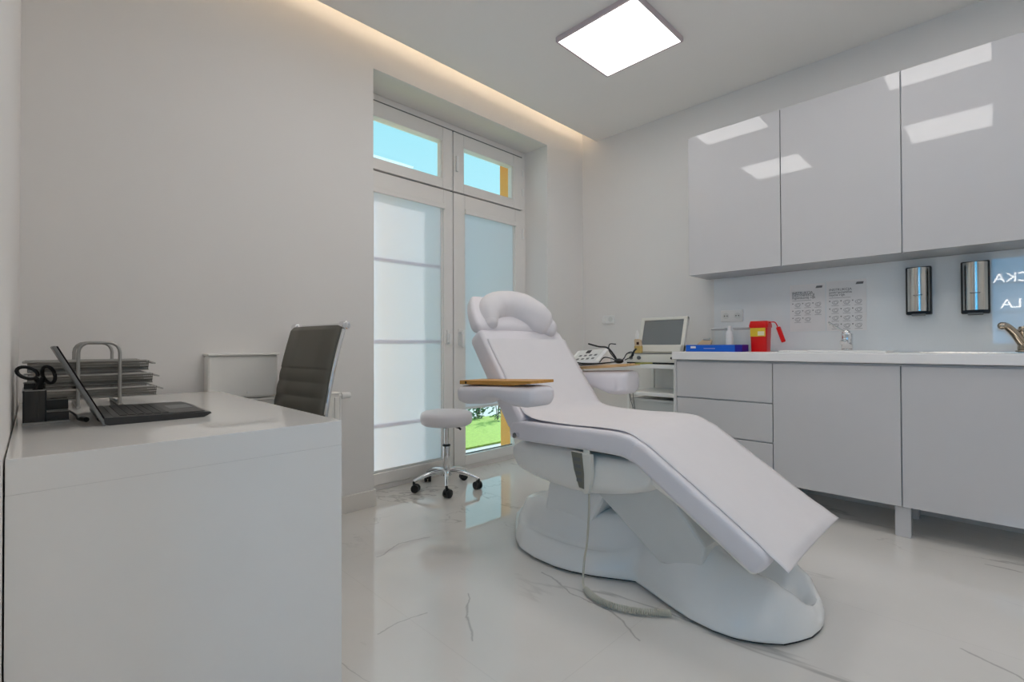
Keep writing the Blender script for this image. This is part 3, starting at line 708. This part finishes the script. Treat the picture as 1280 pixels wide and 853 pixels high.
for y in ys[1:-1]:
    w = interp(WT, y)-.02
    if w <= 0.005: continue
    rings.append([(BX-w, y, 0), (BX+w, y, 0), (BX+w, y, .0125), (BX-w, y, .0125)])
part(MB().loft(rings), 'plinth', 'black', TC)
part(MB().prism([(1.24, .36), (.92, .13), (.76, .13), (.74, .24), (.93, .47), (1.2, .47)], 'x', CX-.17, CX+.17, .012), 'lift_column', 'grey_plastic', TC)
part(MB().prism([(1.56, .12), (1.30, .12), (1.16, .40), (1.5, .40)], 'x', CX-.13, CX+.13, .02), 'lift_cover', 'shell', TC)
# seat shell
sts = [(1.585, .44, .52), (1.575, .41, .53), (1.55, .385, .535), (1.48, .365, .54), (1.38, .35, .545), (1.28, .342, .548), (1.18, .347, .55), (1.08, .365, .553), (1.0, .385, .556), (.94, .405, .555), (.90, .43, .54), (.885, .46, .52)]
rings = []
for y, zb, zt in sts:
    r = []; cz = (zb+zt)/2; hz = (zt-zb)/2; hw = .305
    if y > 1.55: hw = .30
    if y < .95: hw = .30
    for k in range(40):
        a = 2*PI*k/40; c, s_ = math.cos(a), math.sin(a); n = 4.
        r.append((CX+hw*math.copysign(abs(c)**(2/n), c), y, cz+hz*math.copysign(abs(s_)**(2/n), s_)))
    rings.append(r)
part(MB().loft(rings), 'seat_shell', 'seatshell', TC, ang=60)
part(MB().box(CX-.296, CX+.296, .97, 1.51, .545, .560), 'seat_seam', 'black', TC)
part(slab([(1.60, .585), (1.5, .583), (1.3, .588), (1.1, .594), (.99, .592), (.93, .575)], .325, .088, end=.035), 'seat_cushion', 'leather', TC)
leg = slab([(.985, .582), (.93, .572), (.86, .528), (.70, .422), (.50, .288)], .32, .085, end=.03)
part(leg, 'leg_cushion', 'leather', TC)
part(slab([(.93, .50), (.80, .435), (.66, .345), (.53, .258)], .285, .05, end=.02), 'leg_shell', 'seatshell', TC)
bk = slab([(1.545, .60), (1.60, .675), (1.70, .815), (1.80, .955), (1.855, 1.03)], .325, .10, end=.03, hwf=lambda u: .325-.015*u)
part(bk, 'back_cushion', 'leather', TC)
part(slab([(1.63, .60), (1.70, .715), (1.79, .85), (1.85, .955)], .27, .06, end=.025), 'back_shell', 'seatshell', TC)
hd = slab([(1.825, 1.035), (1.87, 1.095), (1.935, 1.17), (2.0, 1.225)], .30, .065, end=.04, hwf=lambda u: .315-.10*u**2.2)
part(hd, 'head_cushion', 'leather', TC)
# horseshoe pillow on the head cushion
hp = [(1.665, 1.83, 1.09), (1.69, 1.87, 1.14), (1.76, 1.91, 1.172), (1.86, 1.925, 1.182), (1.95, 1.90, 1.165), (2.02, 1.855, 1.12), (2.065, 1.825, 1.085), (2.085, 1.81, 1.07)]
part(MB().tube(hp, [.038, .062, .083, .093, .102, .10, .082, .055], 20).sphere(hp[0], .038).sphere(hp[-1], .055), 'head_pillow', 'sheet', TC, ang=60)
part(MB().cyl((CX-.345, 1.53, .565), (CX+.345, 1.53, .565), .012), 'hinge_pin', 'chrome', TC)
def arm(sx):
    xi, xo = (1.37, 1.535) if sx < 0 else (2.225, 2.39)
    xc = (xi+xo)/2; hw = (xo-xi)/2; dy = 0 if sx < 0 else .11
    rings = []
    prof = [(1.185, .755, .785, .55), (1.19, .74, .800, .8), (1.21, .725, .806, .95), (1.26, .718, .8065, 1), (1.34, .718, .804, 1), (1.40, .733, .802, 1), (1.45, .745, .800, 1), (1.54, .742, .797, 1), (1.58, .728, .795, 1), (1.63, .708, .794, 1), (1.72, .702, .791, 1), (1.77, .708, .788, .95), (1.795, .725, .78, .8), (1.80, .745, .77, .55)]
    for y, zb, zt, f in prof:
        y = 1.28+(y-1.185)*(.475/.615)
        if sx > 0: zb += -.02; zt += .024
        r = []; cz = (zb+zt)/2; hz = (zt-zb)/2
        for k in range(32):
            a = 2*PI*k/32; c, s_ = math.cos(a), math.sin(a); n = 3.6
            r.append((xc+hw*f*math.copysign(abs(c)**(2/n), c), y+dy, cz+hz*math.copysign(abs(s_)**(2/n), s_)))
        rings.append(r)
    o = part(MB().loft(rings), 'armrest', 'leather', TC, ang=60)
    xe = xo-.03 if sx < 0 else xi+.03
    zz = 0 if sx < 0 else .02
    part(MB().box(min(xe, CX+sx*.30), max(xe, CX+sx*.30), 1.655, 1.70, .745+zz, .77+zz, .004), 'bracket', 'grey_plastic', o)
arm(-1); arm(1)
# boards lying on the armrests
def board(x0, x1, ya, yb, za, zb, m, label):
    pr = [(ya, za+.008), (ya+.10, za-.004), (yb, zb)]
    up = [(yb, zb+.018), (ya, za+.020)]
    t = thing('wooden_board', label, 'board', ((x0+x1)/2, (ya+yb)/2, za), group='boards on the armrests')
    part(MB().prism(pr+up, 'x', x0, x1, .002), 'plank', m, t)
    part(MB().cyl((x0-.001, yb-.045, zb+.010), (x0+.001, yb-.045, zb+.010), .006), 'screw', 'black', t)
board(1.385, 1.525, 1.29, 1.735, .810, .793, 'wood', 'golden pine board lying on the near armrest, nothing on it')
board(2.24, 2.375, 1.385, 1.85, .851, .817, 'wood_pale', 'pale pine board on the far armrest, carrying the control box')

# disposable sheet over the chair
prof = [(1.768, 1.000), (1.758, .985), (1.66, .832), (1.585, .722), (1.545, .675), (1.49, .645), (1.40, .636), (1.25, .636), (1.10, .642), (1.0, .641), (.955, .628), (.90, .592), (.80, .524), (.66, .43), (.54, .358), (.49, .331), (.455, .310), (.435, .297)]
NP = 20
from mathutils.bvhtree import BVHTree
bvs = []
for ch in TC.children:
    if ch.name.split('.')[0] in ('seat_cushion', 'leg_cushion', 'back_cushion'):
        bvs.append(BVHTree.FromPolygons([v.co+Vector((CX, 1.0, 0)) for v in ch.data.vertices], [p.vertices[:] for p in ch.data.polygons]))
bm = bmesh.new(); rows = []
PP = cr([Vector((0, y, z)) for y, z in prof], 4)
rnd = random.Random(3)
for i, p in enumerate(PP):
    u = i/(len(PP)-1); row = []
    a = PP[max(0, i-1)]; b_ = PP[min(len(PP)-1, i+1)]; tg = (b_-a).normalized(); nm = Vector((0, -tg.z, tg.y)); nm = nm if nm.z > 0 else -nm
    for k in range(NP+1):
        s_ = -1+2*k/NP
        hw = .301 if u < .8 else .301+.018*(u-.8)/.2
        wr = .0022*math.sin(9*s_+14*u)+.0018*math.sin(23*u+5*s_*s_+2*s_)
        ed = 0
        lift = .004+max(0, wr)+ed*.6
        q = p+nm*lift
        for bv in bvs:
            x_ = max(CX-.30, min(CX+.30, CX+.005+s_*hw))
            h = bv.ray_cast(Vector((x_, q.y, q.z))+nm*.15, -nm, .3)
            if h[0] is not None and (h[0]-Vector((x_, q.y, q.z))).dot(nm) > -.004-ed*.6: q = q+nm*((h[0]-Vector((x_, q.y, q.z))).dot(nm)+.004+ed*.6)
        if u > .93:  # free hanging end sags between its corners
            q = q+Vector((0, .012*(1-s_*s_), -.012*(1-s_*s_)))*((u-.93)/.07)
        row.append(bm.verts.new((CX+.005+s_*hw, q.y, q.z)))
    rows.append(row)
for a, b_ in zip(rows, rows[1:]):
    for k in range(NP): bm.faces.new((a[k], a[k+1], b_[k+1], b_[k])).smooth = True
bmesh.ops.recalc_face_normals(bm, faces=bm.faces[:])
mb = MB(); mb.bm.free(); mb.bm = bm
so = solo(mb, 'disposable_sheet', 'sheet', 'white non-woven sheet draped along the treatment chair, its end hanging over the foot', 'sheet', (CX, 1.0, .64), ang=80)
md = so.modifiers.new('thickness', 'SOLIDIFY'); md.thickness = .0016; md.offset = 1

# hand control with coiled cord
t = thing('hand_control', 'ivory hand control with a grey keypad hooked under the seat of the treatment chair', 'remote control', (1.56, 1.17, .36))
Rz = Matrix.Rotation(math.radians(9), 3, 'X')
part(MB().prism([(1.225, .540), (1.125, .540), (1.120, .46), (1.135, .385), (1.155, .378), (1.185, .40), (1.21, .47)], 'x', 1.548, 1.572, .004), 'body', 'ivory', t)
part(MB().prism([(1.217, .54), (1.165, .54), (1.155, .46), (1.155, .40), (1.178, .403), (1.203, .47)], 'x', 1.5455, 1.549), 'keypad', 'keypad', t)
for k in range(4):
    part(MB().box(1.544, 1.546, 1.163+.003*k, 1.190+.005*k, .425+.027*k, .440+.027*k, .001), 'key', 'darkgrey', t)
part(MB().box(1.55, 1.5535, 1.13, 1.16, .530, .556, .001), 'hook', 'ivory', t)
part(MB().tube([(1.56, 1.14, .38), (1.565, 1.145, .30), (1.585, 1.17, .17), (1.60, 1.195, .09), (1.565, 1.175, .02), (1.535, 1.14, .012)], .0045, 8), 'cord', 'cordplastic', t)
path = cr([Vector(p) for p in ((1.535, 1.14, .014), (1.51, 1.09, .016), (1.502, 1.03, .016), (1.515, .96, .016), (1.545, .905, .016), (1.585, .855, .016), (1.612, .825, .016))], 10)
helix = []; tot = len(path)-1; turns = 46
for i in range(turns*8):
    f = i/(turns*8-1)*tot; k = min(int(f), tot-1); p = path[k].lerp(path[k+1], f-k); tg = (path[k+1]-path[k]).normalized(); sd = tg.cross(Vector((0, 0, 1))).normalized()
    a = 2*PI*i/8; R_ = .0095
    helix.append(p+(sd*math.cos(a)+Vector((0, 0, 1))*math.sin(a))*R_)
part(MB().tube(helix, .0034, 5, smooth=False), 'coiled_cord', 'cordplastic', t, ang=60)

# control box and leads on the far board
t = thing('control_box', 'white control box with a grey keypad lying on the far armrest board', 'control box', (2.31, 1.69, .85))
def lean(m):
    for v in m.bm.verts: v.co.z += .0125-.0774*(v.co.y-1.69)
    return m
part(lean(MB().prism([(2.245, .838), (2.37, .838), (2.37, .925), (2.355, .932), (2.25, .862)], 'y', 1.575, 1.80, .006)), 'case', 'white', t)
Rk = Matrix.Rotation(-math.atan2(.07, .105), 3, 'Y'); pk = (2.3025, 1.69, .897)
part(lean(MB().box(2.245, 2.36, 1.60, 1.775, .897, .8985, rot=Rk, piv=pk)), 'panel', 'grey_plastic', t)
kk = MB()
for r in range(2):
    for c in range(4): kk.box(2.258+.035*r, 2.272+.035*r, 1.62+.036*c, 1.638+.036*c, .8985, .900, rot=Rk, piv=pk)
part(lean(kk), 'key_row', 'darkgrey', t)
part(lean(MB().box(2.325, 2.352, 1.685, 1.715, .8985, .901, rot=Rk, piv=pk)), 'display', 'black', t)
t = thing('cable_bundle', 'tangle of black leads lying beside the white control box', 'cable', (2.31, 1.47, .845))
cb = MB()
cb.tube([(2.232, 1.75, .862), (2.230, 1.70, .858), (2.229, 1.64, .860), (2.234, 1.55, .868), (2.28, 1.47, .878)], .004, 6)
cb.tube([(2.236, 1.74, .872), (2.234, 1.68, .866), (2.236, 1.60, .866), (2.25, 1.53, .87)], .004, 6)
cb.tube([(2.28, 1.47, .878), (2.29, 1.50, .915), (2.30, 1.55, .955), (2.30, 1.61, .962), (2.30, 1.68, .978)], .005, 6)
cb.tube([(2.28, 1.47, .878), (2.30, 1.51, .905), (2.31, 1.545, .94), (2.31, 1.54, .975), (2.31, 1.50, .975)], .003, 6)
cb.tube([(2.28, 1.47, .878), (2.27, 1.50, .895), (2.26, 1.545, .90), (2.245, 1.565, .873)], .003, 6)
cb.tube([(2.28, 1.47, .878), (2.29, 1.44, .893), (2.31, 1.43, .922), (2.31, 1.40, .932), (2.30, 1.385, .912), (2.29, 1.43, .888)], .003, 6)
cb.tube([(2.30, 1.40, .90), (2.30, 1.38, .935), (2.30, 1.365, .95)], .005, 6)
cb.sphere((2.285, 1.465, .882), .02, 1, 1.4, .7)
part(cb, 'lead', 'black', t)
t = thing('foam_block', 'small olive strip lying at the tip of the far armrest board', 'strip', (2.30, 1.33, .87))
part(MB().box(2.25, 2.36, 1.302, 1.345, .8685, .876, .002), 'strip', 'green', t)

# ------------------------------------------------------------------ stool
SX, SY = 2.0, 2.65
t = thing('rolling_stool', 'round white rolling stool with a chrome base by the tall window', 'stool', (SX, SY, 0))
part(MB().lathe([(.02, -.045), (.155, -.045), (.17, -.035), (.176, -.015), (.176, .015), (.168, .035), (.15, .044), (.05, .047), (.005, .047)], (SX, SY, .478), 40), 'seat', 'leather', t, ang=60)
part(MB().box(SX-.06, SX+.06, SY-.06, SY+.06, .418, .433, .003), 'seat_plate', 'black', t)
part(MB().tube([(SX+.02, SY, .423), (SX+.06, SY-.05, .41), (SX+.075, SY-.065, .395)], .007), 'lever', 'black', t)
part(MB().cyl((SX, SY, .30), (SX, SY, .42), .015).cyl((SX, SY, .12), (SX, SY, .29), .025, bev=.003), 'column', 'chrome', t)
part(MB().cyl((SX, SY, .285), (SX, SY, .297), .027, bev=.003), 'collar', 'black', t)
part(MB().cyl((SX, SY, .085), (SX, SY, .13), .036, .03, bev=.004), 'hub', 'chrome', t)
for k in range(5):
    a = math.radians(17+72*k); c, s_ = math.cos(a), math.sin(a)
    lg = part(MB().tube([(SX+.025*c, SY+.025*s_, .115), (SX+.12*c, SY+.12*s_, .108), (SX+.225*c, SY+.225*s_, .072)], [.017, .011]), 'leg', 'chrome', t)
    px, py = SX+.225*c, SY+.225*s_; d = Vector((-s_, c, 0)); ax = Vector((c*.6-s_*.8, s_*.6+c*.8, 0)); sd = Vector((-ax.y, ax.x, 0))
    q = Vector((px, py, .027))+sd*.012
    part(MB().cyl(q-ax*.024, q-ax*.004, .027, bev=.004).cyl(q+ax*.004, q+ax*.024, .027, bev=.004).cyl((px, py, .03), (px, py, .072), .009).sphere(q+Vector((0, 0, .012)), .024, .8, .8, .9), 'caster', 'black', lg)

# ------------------------------------------------------------------ desk
DX, DY0, DY1, DZ = .617, 1.303, 2.60, .76
t = thing('desk', 'glossy white desk with a solid panel front carrying the open laptop', 'desk', (.29, 1.95, 0))
part(MB().box(XL+.003, DX, DY0, DY1, DZ-.068, DZ, .0008), 'desktop', 'desk', t)
part(MB().box(XL+.003, DX, DY0+.001, DY0+.04, 0, DZ-.0683), 'front_panel', 'desk', t)
part(MB().box(XL+.003, .25, DY1-.04, DY1, 0, DZ-.069, .002), 'end_panel', 'desk', t)
part(MB().box(XL+.003, XL+.03, DY0+.04, DY1-.04, .25, DZ-.069, .002), 'modesty_panel', 'desk', t)

# laptop
t = thing('laptop', 'open black laptop standing on the desk', 'laptop', (.133, 1.667, DZ), math.radians(-.5))
W_, D_ = .37, .248
bt = [(0, .004), (.01, 0), (D_-.02, 0), (D_, .010), (D_-.004, .015), (0, .021)]
part(MB().prism(bt, 'y', 0, W_, .0015), 'base', 'darkmetal', t, local=True)
part(MB().prism([(.02, .0205), (.232, .0165), (.232, .0175), (.02, .0213)], 'y', .012, W_-.012), 'deck', 'laptop_deck', t, local=True)
ky = MB()
for r in range(6):
    for c in range(13): ky.box(.035+.019*r, .051+.019*r, .03+.0235*c, .051+.0235*c, .0200-.00034*r*1.0, .0225-.00034*r, .0008)
part(ky, 'keyboard', 'black', t, local=True)
part(MB().box(.165, .225, .13, .24, .0175, .0190, .0005), 'touchpad', 'darkgrey', t, local=True)
Rl = Matrix.Rotation(-math.radians(25.5), 3, 'Y')
lid = MB().box(-.007, .001, 0, W_, .0, .235, .003, rot=Rl, piv=(0, 0, .014)); 
part(lid, 'lid', 'darkgrey', t, local=True)
part(MB().box(.001, .0045, .004, W_-.004, .004, .232, .001, rot=Rl, piv=(0, 0, .014)), 'screen', 'matt_black', t, local=True)
part(MB().cyl((-.004, .04, .016), (-.004, W_-.04, .016), .008), 'hinge', 'black', t, local=True)
t = thing('charger_cable', 'black charger cable plugged in behind the laptop', 'cable', (.12, 1.85, DZ))
part(MB().tube([(.098, 1.80, DZ+.008), (.09, 1.83, DZ+.006), (.085, 1.90, DZ+.014), (.06, 1.98, DZ+.028), (.03, 2.02, DZ+.03)], .003, 6), 'wire', 'black', t)
part(MB().tube([(.104, 1.775, DZ+.009), (.096, 1.815, DZ+.008)], .007, 8), 'plug', 'black', t)

# desk organiser with scissors
t = thing('desk_organizer', 'black wire-mesh desk organizer holding the scissors', 'desk organizer', (.03, 1.87, DZ))
OX, OY = -.022, 1.835
part(MB().box(OX, OX+.095, OY, OY+.10, DZ, DZ+.006, .001), 'base_plate', 'alu', t)
def cup(x0, x1, y0, y1, h):
    m = MB()
    for (a, b, c, d) in ((x0, x1, y0, y0+.001), (x0, x1, y1-.001, y1), (x0, x0+.001, y0, y1), (x1-.001, x1, y0, y1)): m.box(a, b, c, d, DZ+.007, DZ+h)
    return m
def rim(x0, x1, y0, y1, z): return MB().tube([(x0, y0, z), (x1, y0, z), (x1, y1, z), (x0, y1, z), (x0, y0, z)], .0018, 6, smooth=False)
c1 = part(cup(OX+.003, OX+.046, OY+.003, OY+.05, .092), 'pen_cup', 'mesh_dark', t)
part(rim(OX+.003, OX+.046, OY+.003, OY+.05, DZ+.092), 'rim', 'alu', c1)
for (x, y) in ((OX+.003, OY+.003), (OX+.046, OY+.003), (OX+.003, OY+.05), (OX+.046, OY+.05)):
    part(MB().box(x-.0018, x+.0018, y-.0018, y+.0018, DZ+.006, DZ+.092), 'corner_wire', 'black', c1)
c2 = part(cup(OX+.048, OX+.093, OY+.003, OY+.04, .032), 'clip_tray', 'mesh_dark', t)
part(rim(OX+.048, OX+.093, OY+.003, OY+.04, DZ+.032), 'rim', 'alu', c2)
c3 = part(cup(OX+.048, OX+.093, OY+.042, OY+.095, .062), 'note_tray', 'mesh_dark', t)
part(rim(OX+.048, OX+.093, OY+.042, OY+.095, DZ+.062), 'rim', 'alu', c3)
c4 = part(cup(OX+.003, OX+.046, OY+.052, OY+.095, .11), 'pen_cup', 'mesh_dark', t)
part(rim(OX+.003, OX+.046, OY+.052, OY+.095, DZ+.11), 'rim', 'alu', c4)
t = thing('scissors', 'black-handled scissors standing in the desk organizer', 'scissors', (0., 1.865, DZ+.01))
sx, sy = OX+.03, OY+.026
def ringpts(c, rx, rz, an, n=18):
    return [(c[0]+rx*math.cos(a)*math.cos(an)-rz*math.sin(a)*math.sin(an), c[1]-.3*(rx*math.cos(a)), c[2]+rx*math.cos(a)*math.sin(an)+rz*math.sin(a)*math.cos(an)) for a in [2*PI*k/n for k in range(n+1)]]
part(MB().tube(ringpts((sx-.020, sy, DZ+.140), .022, .014, -.5), .0045, 8, smooth=False).tube([(sx-.004, sy, DZ+.126), (sx+.006, sy, DZ+.105), (sx+.004, sy, DZ+.09)], .006, 8), 'handle', 'black', t)
part(MB().tube(ringpts((sx+.022, sy, DZ+.133), .012, .024, .25), .0045, 8, smooth=False).tube([(sx+.012, sy, DZ+.125), (sx+.004, sy, DZ+.11), (sx-.004, sy, DZ+.09)], .007, 8), 'handle', 'black', t)
part(MB().prism([(sx-.005, DZ+.10), (sx+.006, DZ+.10), (sx+.002, DZ+.012), (sx, DZ+.012)], 'y', sy-.0015, sy+.0015), 'blade', 'steel', t)

# letter tray, three tiers
t = thing('letter_tray', 'three-tier grey mesh letter tray on the desk behind the laptop', 'letter tray', (.15, 2.33, DZ))
TX0, TX1, TY0, TY1 = -.025, .348, 2.215, 2.455
for k, z in enumerate((.79, .838, .886)):
    fx = .012*k
    x0, x1 = TX0, TX1-fx
    tr = part(MB().box(x0+.02, x1-.02, TY0+.02, TY1-.02, z, z+.001), 'tray', 'mesh', t)
    part(MB().prism([(TY0+.02, z), (TY0+.0215, z), (TY0+.0015, z+.034), (TY0, z+.034)], 'x', x0+.01, x1-.02), 'side_mesh', 'mesh', tr)
    part(MB().prism([(TY1-.02, z), (TY1-.0215, z), (TY1-.0015, z+.034), (TY1, z+.034)], 'x', x0+.01, x1-.02), 'side_mesh', 'mesh', tr)
    w_ = MB().tube([(x1-.03, TY0, z+.034), (x0, TY0, z+.034), (x0, TY1, z+.034), (x1-.03, TY1, z+.034)], .0032, 6, smooth=False)
    w_.tube([(x1-.03, TY0, z+.034), (x1, TY0+.02, z+.022), (x1, TY1-.02, z+.022), (x1-.03, TY1, z+.034)], .0032, 6, smooth=False).tube([(x0+.02, TY0+.02, z), (x1-.02, TY0+.02, z), (x1-.02, TY1-.02, z), (x0+.02, TY1-.02, z), (x0+.02, TY0+.02, z)], .0025, 6, smooth=False)
    part(w_, 'rim_wire', 'alu', tr)
for y in (TY0-.004, TY1+.004):
    xa, xb_ = .108, .219
    pts = [(xa, y, DZ+.004), (xa, y, DZ+.19)]+[(xa+.03-.03*math.cos(a), y, DZ+.19+.035*math.sin(a)) for a in (.4, .8, 1.2, PI/2)]+[(xb_-.03+.03*math.sin(a), y, DZ+.19+.035*math.cos(a)) for a in (0, .4, .8, 1.2)]+[(xb_, y, DZ+.19), (xb_, y, DZ+.004)]
    part(MB().tube(pts, .0055, 10, smooth=False), 'hoop', 'alu', t)
for x in (.108, .219):
    part(MB().tube([(x, TY0-.03, DZ+.006), (x, TY1+.03, DZ+.006)], .006, 8), 'foot_bar', 'alu', t)

# office chair
CA = math.radians(5.5)
t = thing('office_chair', 'dark grey ribbed office chair with a chrome frame pushed up to the desk', 'office chair', (.6645, 2.305, 0), CA)
HWc = .225
# local frame: +x points to the chair back, y across
def cback(u):  # centre line of the back: u 0..1
    return (.195+.03*u+.09*u*u, .40+.665*u)
bkm = MB(); rings = []
NB = 150
for i in range(NB+1):
    u = i/NB; x, z = cback(u); x2, z2 = cback(min(1, u+.01)); x1_, z1_ = cback(max(0, u-.01)); tg = Vector((x2-x1_, 0, z2-z1_)).normalized(); nm = Vector((-tg.z, 0, tg.x))
    rib = .007*abs(math.sin(u*PI*10)) if u < .7 else .007
    e_ = min(1, min(i, NB-i)/5); th = .012*e_+.002
    ring = []
    for (yy, off) in ((-HWc, 0), (-HWc+.01, th+rib*.6), (-.1, th+rib), (.1, th+rib), (HWc-.01, th+rib*.6), (HWc, 0), (HWc-.01, -th), (-HWc+.01, -th)):
        ring.append(Vector((x, yy, z))+nm*off)
    rings.append(ring)
part(bkm.loft(rings), 'backrest', 'greyleather', t, local=True, ang=60)
rings = []
for i in range(NB+1):
    u = i/NB; x = -.26+.47*u; z = .452+.012*math.cos(u*PI)-.0; rib = .005*abs(math.sin(u*PI*9)); e_ = min(1, min(i, NB-i)/5); th = .02*e_+.003
    rings.append([Vector((x, yy, z+o)) for yy, o in ((-HWc, 0), (-HWc+.012, th+rib*.5), (-.1, th+rib), (.1, th+rib), (HWc-.012, th+rib*.5), (HWc, 0), (HWc-.012, -th), (-HWc+.012, -th))])
part(MB().loft(rings), 'seat', 'greyleather', t, local=True, ang=60)
for s_ in (-1, 1):
    pts = [(-.27, s_*(HWc+.006), .447), (.0, s_*(HWc+.006), .44), (.15, s_*(HWc+.006), .42)]+[(cback(u)[0]+.012, s_*(HWc+.006), cback(u)[1]) for u in (.05, .2, .4, .6, .8, 1.0)]
    part(MB().tube(pts, .010, 10), 'side_frame', 'chrome', t, local=True)
    xk, zk = cback(1.0)
    part(MB().cyl((xk+.012, s_*(HWc-.02), zk), (xk+.012, s_*(HWc+.024), zk), .020, bev=.004), 'end_knob', 'chrome', t, local=True)
    part(MB().tube([(.20, s_*(HWc+.02), .50), (.12, s_*(HWc+.03), .64), (-.1, s_*(HWc+.03), .645), (-.14, s_*(HWc+.03), .62), (-.05, s_*(HWc+.015), .45)], .009, 8), 'arm_frame', 'chrome', t, local=True)
part(MB().cyl((cback(1)[0]+.012, -HWc, cback(1)[1]), (cback(1)[0]+.012, HWc, cback(1)[1]), .012), 'top_bar', 'chrome', t, local=True)
part(MB().cyl((0, 0, .22), (0, 0, .43), .022).cyl((0, 0, .08), (0, 0, .24), .03), 'column', 'chrome', t, local=True)
for k in range(5):
    a = .5+2*PI*k/5; c, s_ = math.cos(a), math.sin(a)
    lg = part(MB().tube([(.02*c, .02*s_, .10), (.15*c, .15*s_, .095), (.25*c, .25*s_, .07)], [.02, .013]), 'leg', 'chrome', t, local=True)
    part(MB().cyl((.25*c-.02*s_, .25*s_+.02*c, .027), (.25*c+.02*s_, .25*s_-.02*c, .027), .027, bev=.004).cyl((.25*c, .25*s_, .03), (.25*c, .25*s_, .075), .008), 'caster', 'black', lg, local=True)

# radiator and wall box
t = thing('radiator', 'white panel radiator on the window wall behind the desk and office chair', 'radiator', (.85, 2.63, .12))
rb = MB().box(.66, 1.215, 2.590, 2.600, .13, .705, .004).box(.66, 1.215, 2.636, 2.648, .13, .705, .004)
for k in range(13): rb.box(.68+.042*k, .70+.042*k, 2.585, 2.592, .15, .685, .003)
part(rb, 'panel', 'radiator', t)
part(MB().box(.655, 1.22, 2.585, 2.65, .700, .712, .003), 'top_grille', 'radiator', t)
part(MB().cyl((1.215, 2.61, .69), (1.235, 2.61, .69), .010).cyl((1.23, 2.61, .69), (1.285, 2.61, .69), .020, .017, bev=.004), 'valve', 'white', t)
part(MB().cyl((1.225, 2.61, 0), (1.225, 2.61, .69), .007), 'pipe', 'white', t)
part(MB().box(.75, .78, 2.648, YW, .5, .6).box(1.10, 1.13, 2.648, YW, .5, .6), 'bracket', 'radiator', t)
t = thing('wall_box', 'plain white enamel box with a flat lid mounted on the wall above the radiator', 'wall box', (.74, 2.62, .75))
part(MB().box(.575, .885, 2.580, YW, .716, .928, .014, seg=3), 'body', 'whitebox', t)
part(MB().box(.572, .888, 2.568, YW, .926, .937, .003), 'lid', 'whitebox', t)
part(MB().cyl((.745, 2.576, .745), (.745, 2.582, .745), .007), 'button', 'white', t)

# ------------------------------------------------------------------ light, sky, camera
wd = bpy.data.worlds.new('sky'); S.world = wd; wd.use_nodes = True
nt = wd.node_tree; bg = nt.nodes['Background']
tc = nt.nodes.new('ShaderNodeTexCoord'); sp = nt.nodes.new('ShaderNodeSeparateXYZ'); nt.links.new(tc.outputs['Generated'], sp.inputs[0])
rp = nt.nodes.new('ShaderNodeValToRGB'); nt.links.new(sp.outputs[2], rp.inputs[0])
rp.color_ramp.elements[0].color = (.62, .9, .97, 1); rp.color_ramp.elements[0].position = .0
rp.color_ramp.elements[1].color = (.20, .66, .82, 1); rp.color_ramp.elements[1].position = .7
nt.links.new(rp.outputs[0], bg.inputs[0]); bg.inputs[1].default_value = 1.
sun = bpy.data.lights.new('sun', 'SUN'); sun.energy = 7.; sun.angle = .009; sun.color = (1, .96, .90)
so_ = bpy.data.objects.new('sun', sun); COL.objects.link(so_); so_.location = (8, 8, 8)
az, el = math.radians(72), math.radians(30)
tos = Vector((math.sin(az)*math.cos(el), math.cos(az)*math.cos(el), math.sin(el)))
so_.rotation_euler = tos.to_track_quat('Z', 'Y').to_euler()

cam = bpy.data.cameras.new('camera'); co = bpy.data.objects.new('camera', cam); COL.objects.link(co)
cam.sensor_width = 36; cam.lens = 601.45/1280*36; cam.clip_start = .02; cam.clip_end = 200
yaw, pitch, roll = .7824, .0092, -.0036
fw = Vector((math.sin(yaw)*math.cos(pitch), math.cos(yaw)*math.cos(pitch), math.sin(pitch)))
r0 = Vector((math.cos(yaw), -math.sin(yaw), 0)); u0 = r0.cross(fw)
rr = r0*math.cos(roll)+u0*math.sin(roll); uu = -r0*math.sin(roll)+u0*math.cos(roll)
m3 = Matrix((rr, uu, -fw)).transposed()
co.matrix_world = Matrix.Translation((0, 0, .97)) @ m3.to_4x4()
S.camera = co
S.view_settings.view_transform = 'Standard'; S.view_settings.look = 'None'; S.view_settings.gamma = 1; S.view_settings.use_curve_mapping = False
S.view_settings.exposure = .29
S.cycles.use_denoising = True
S.cycles.max_bounces = 12; S.cycles.diffuse_bounces = 8; S.cycles.transparent_max_bounces = 12
S.cycles.sample_clamp_indirect = 6
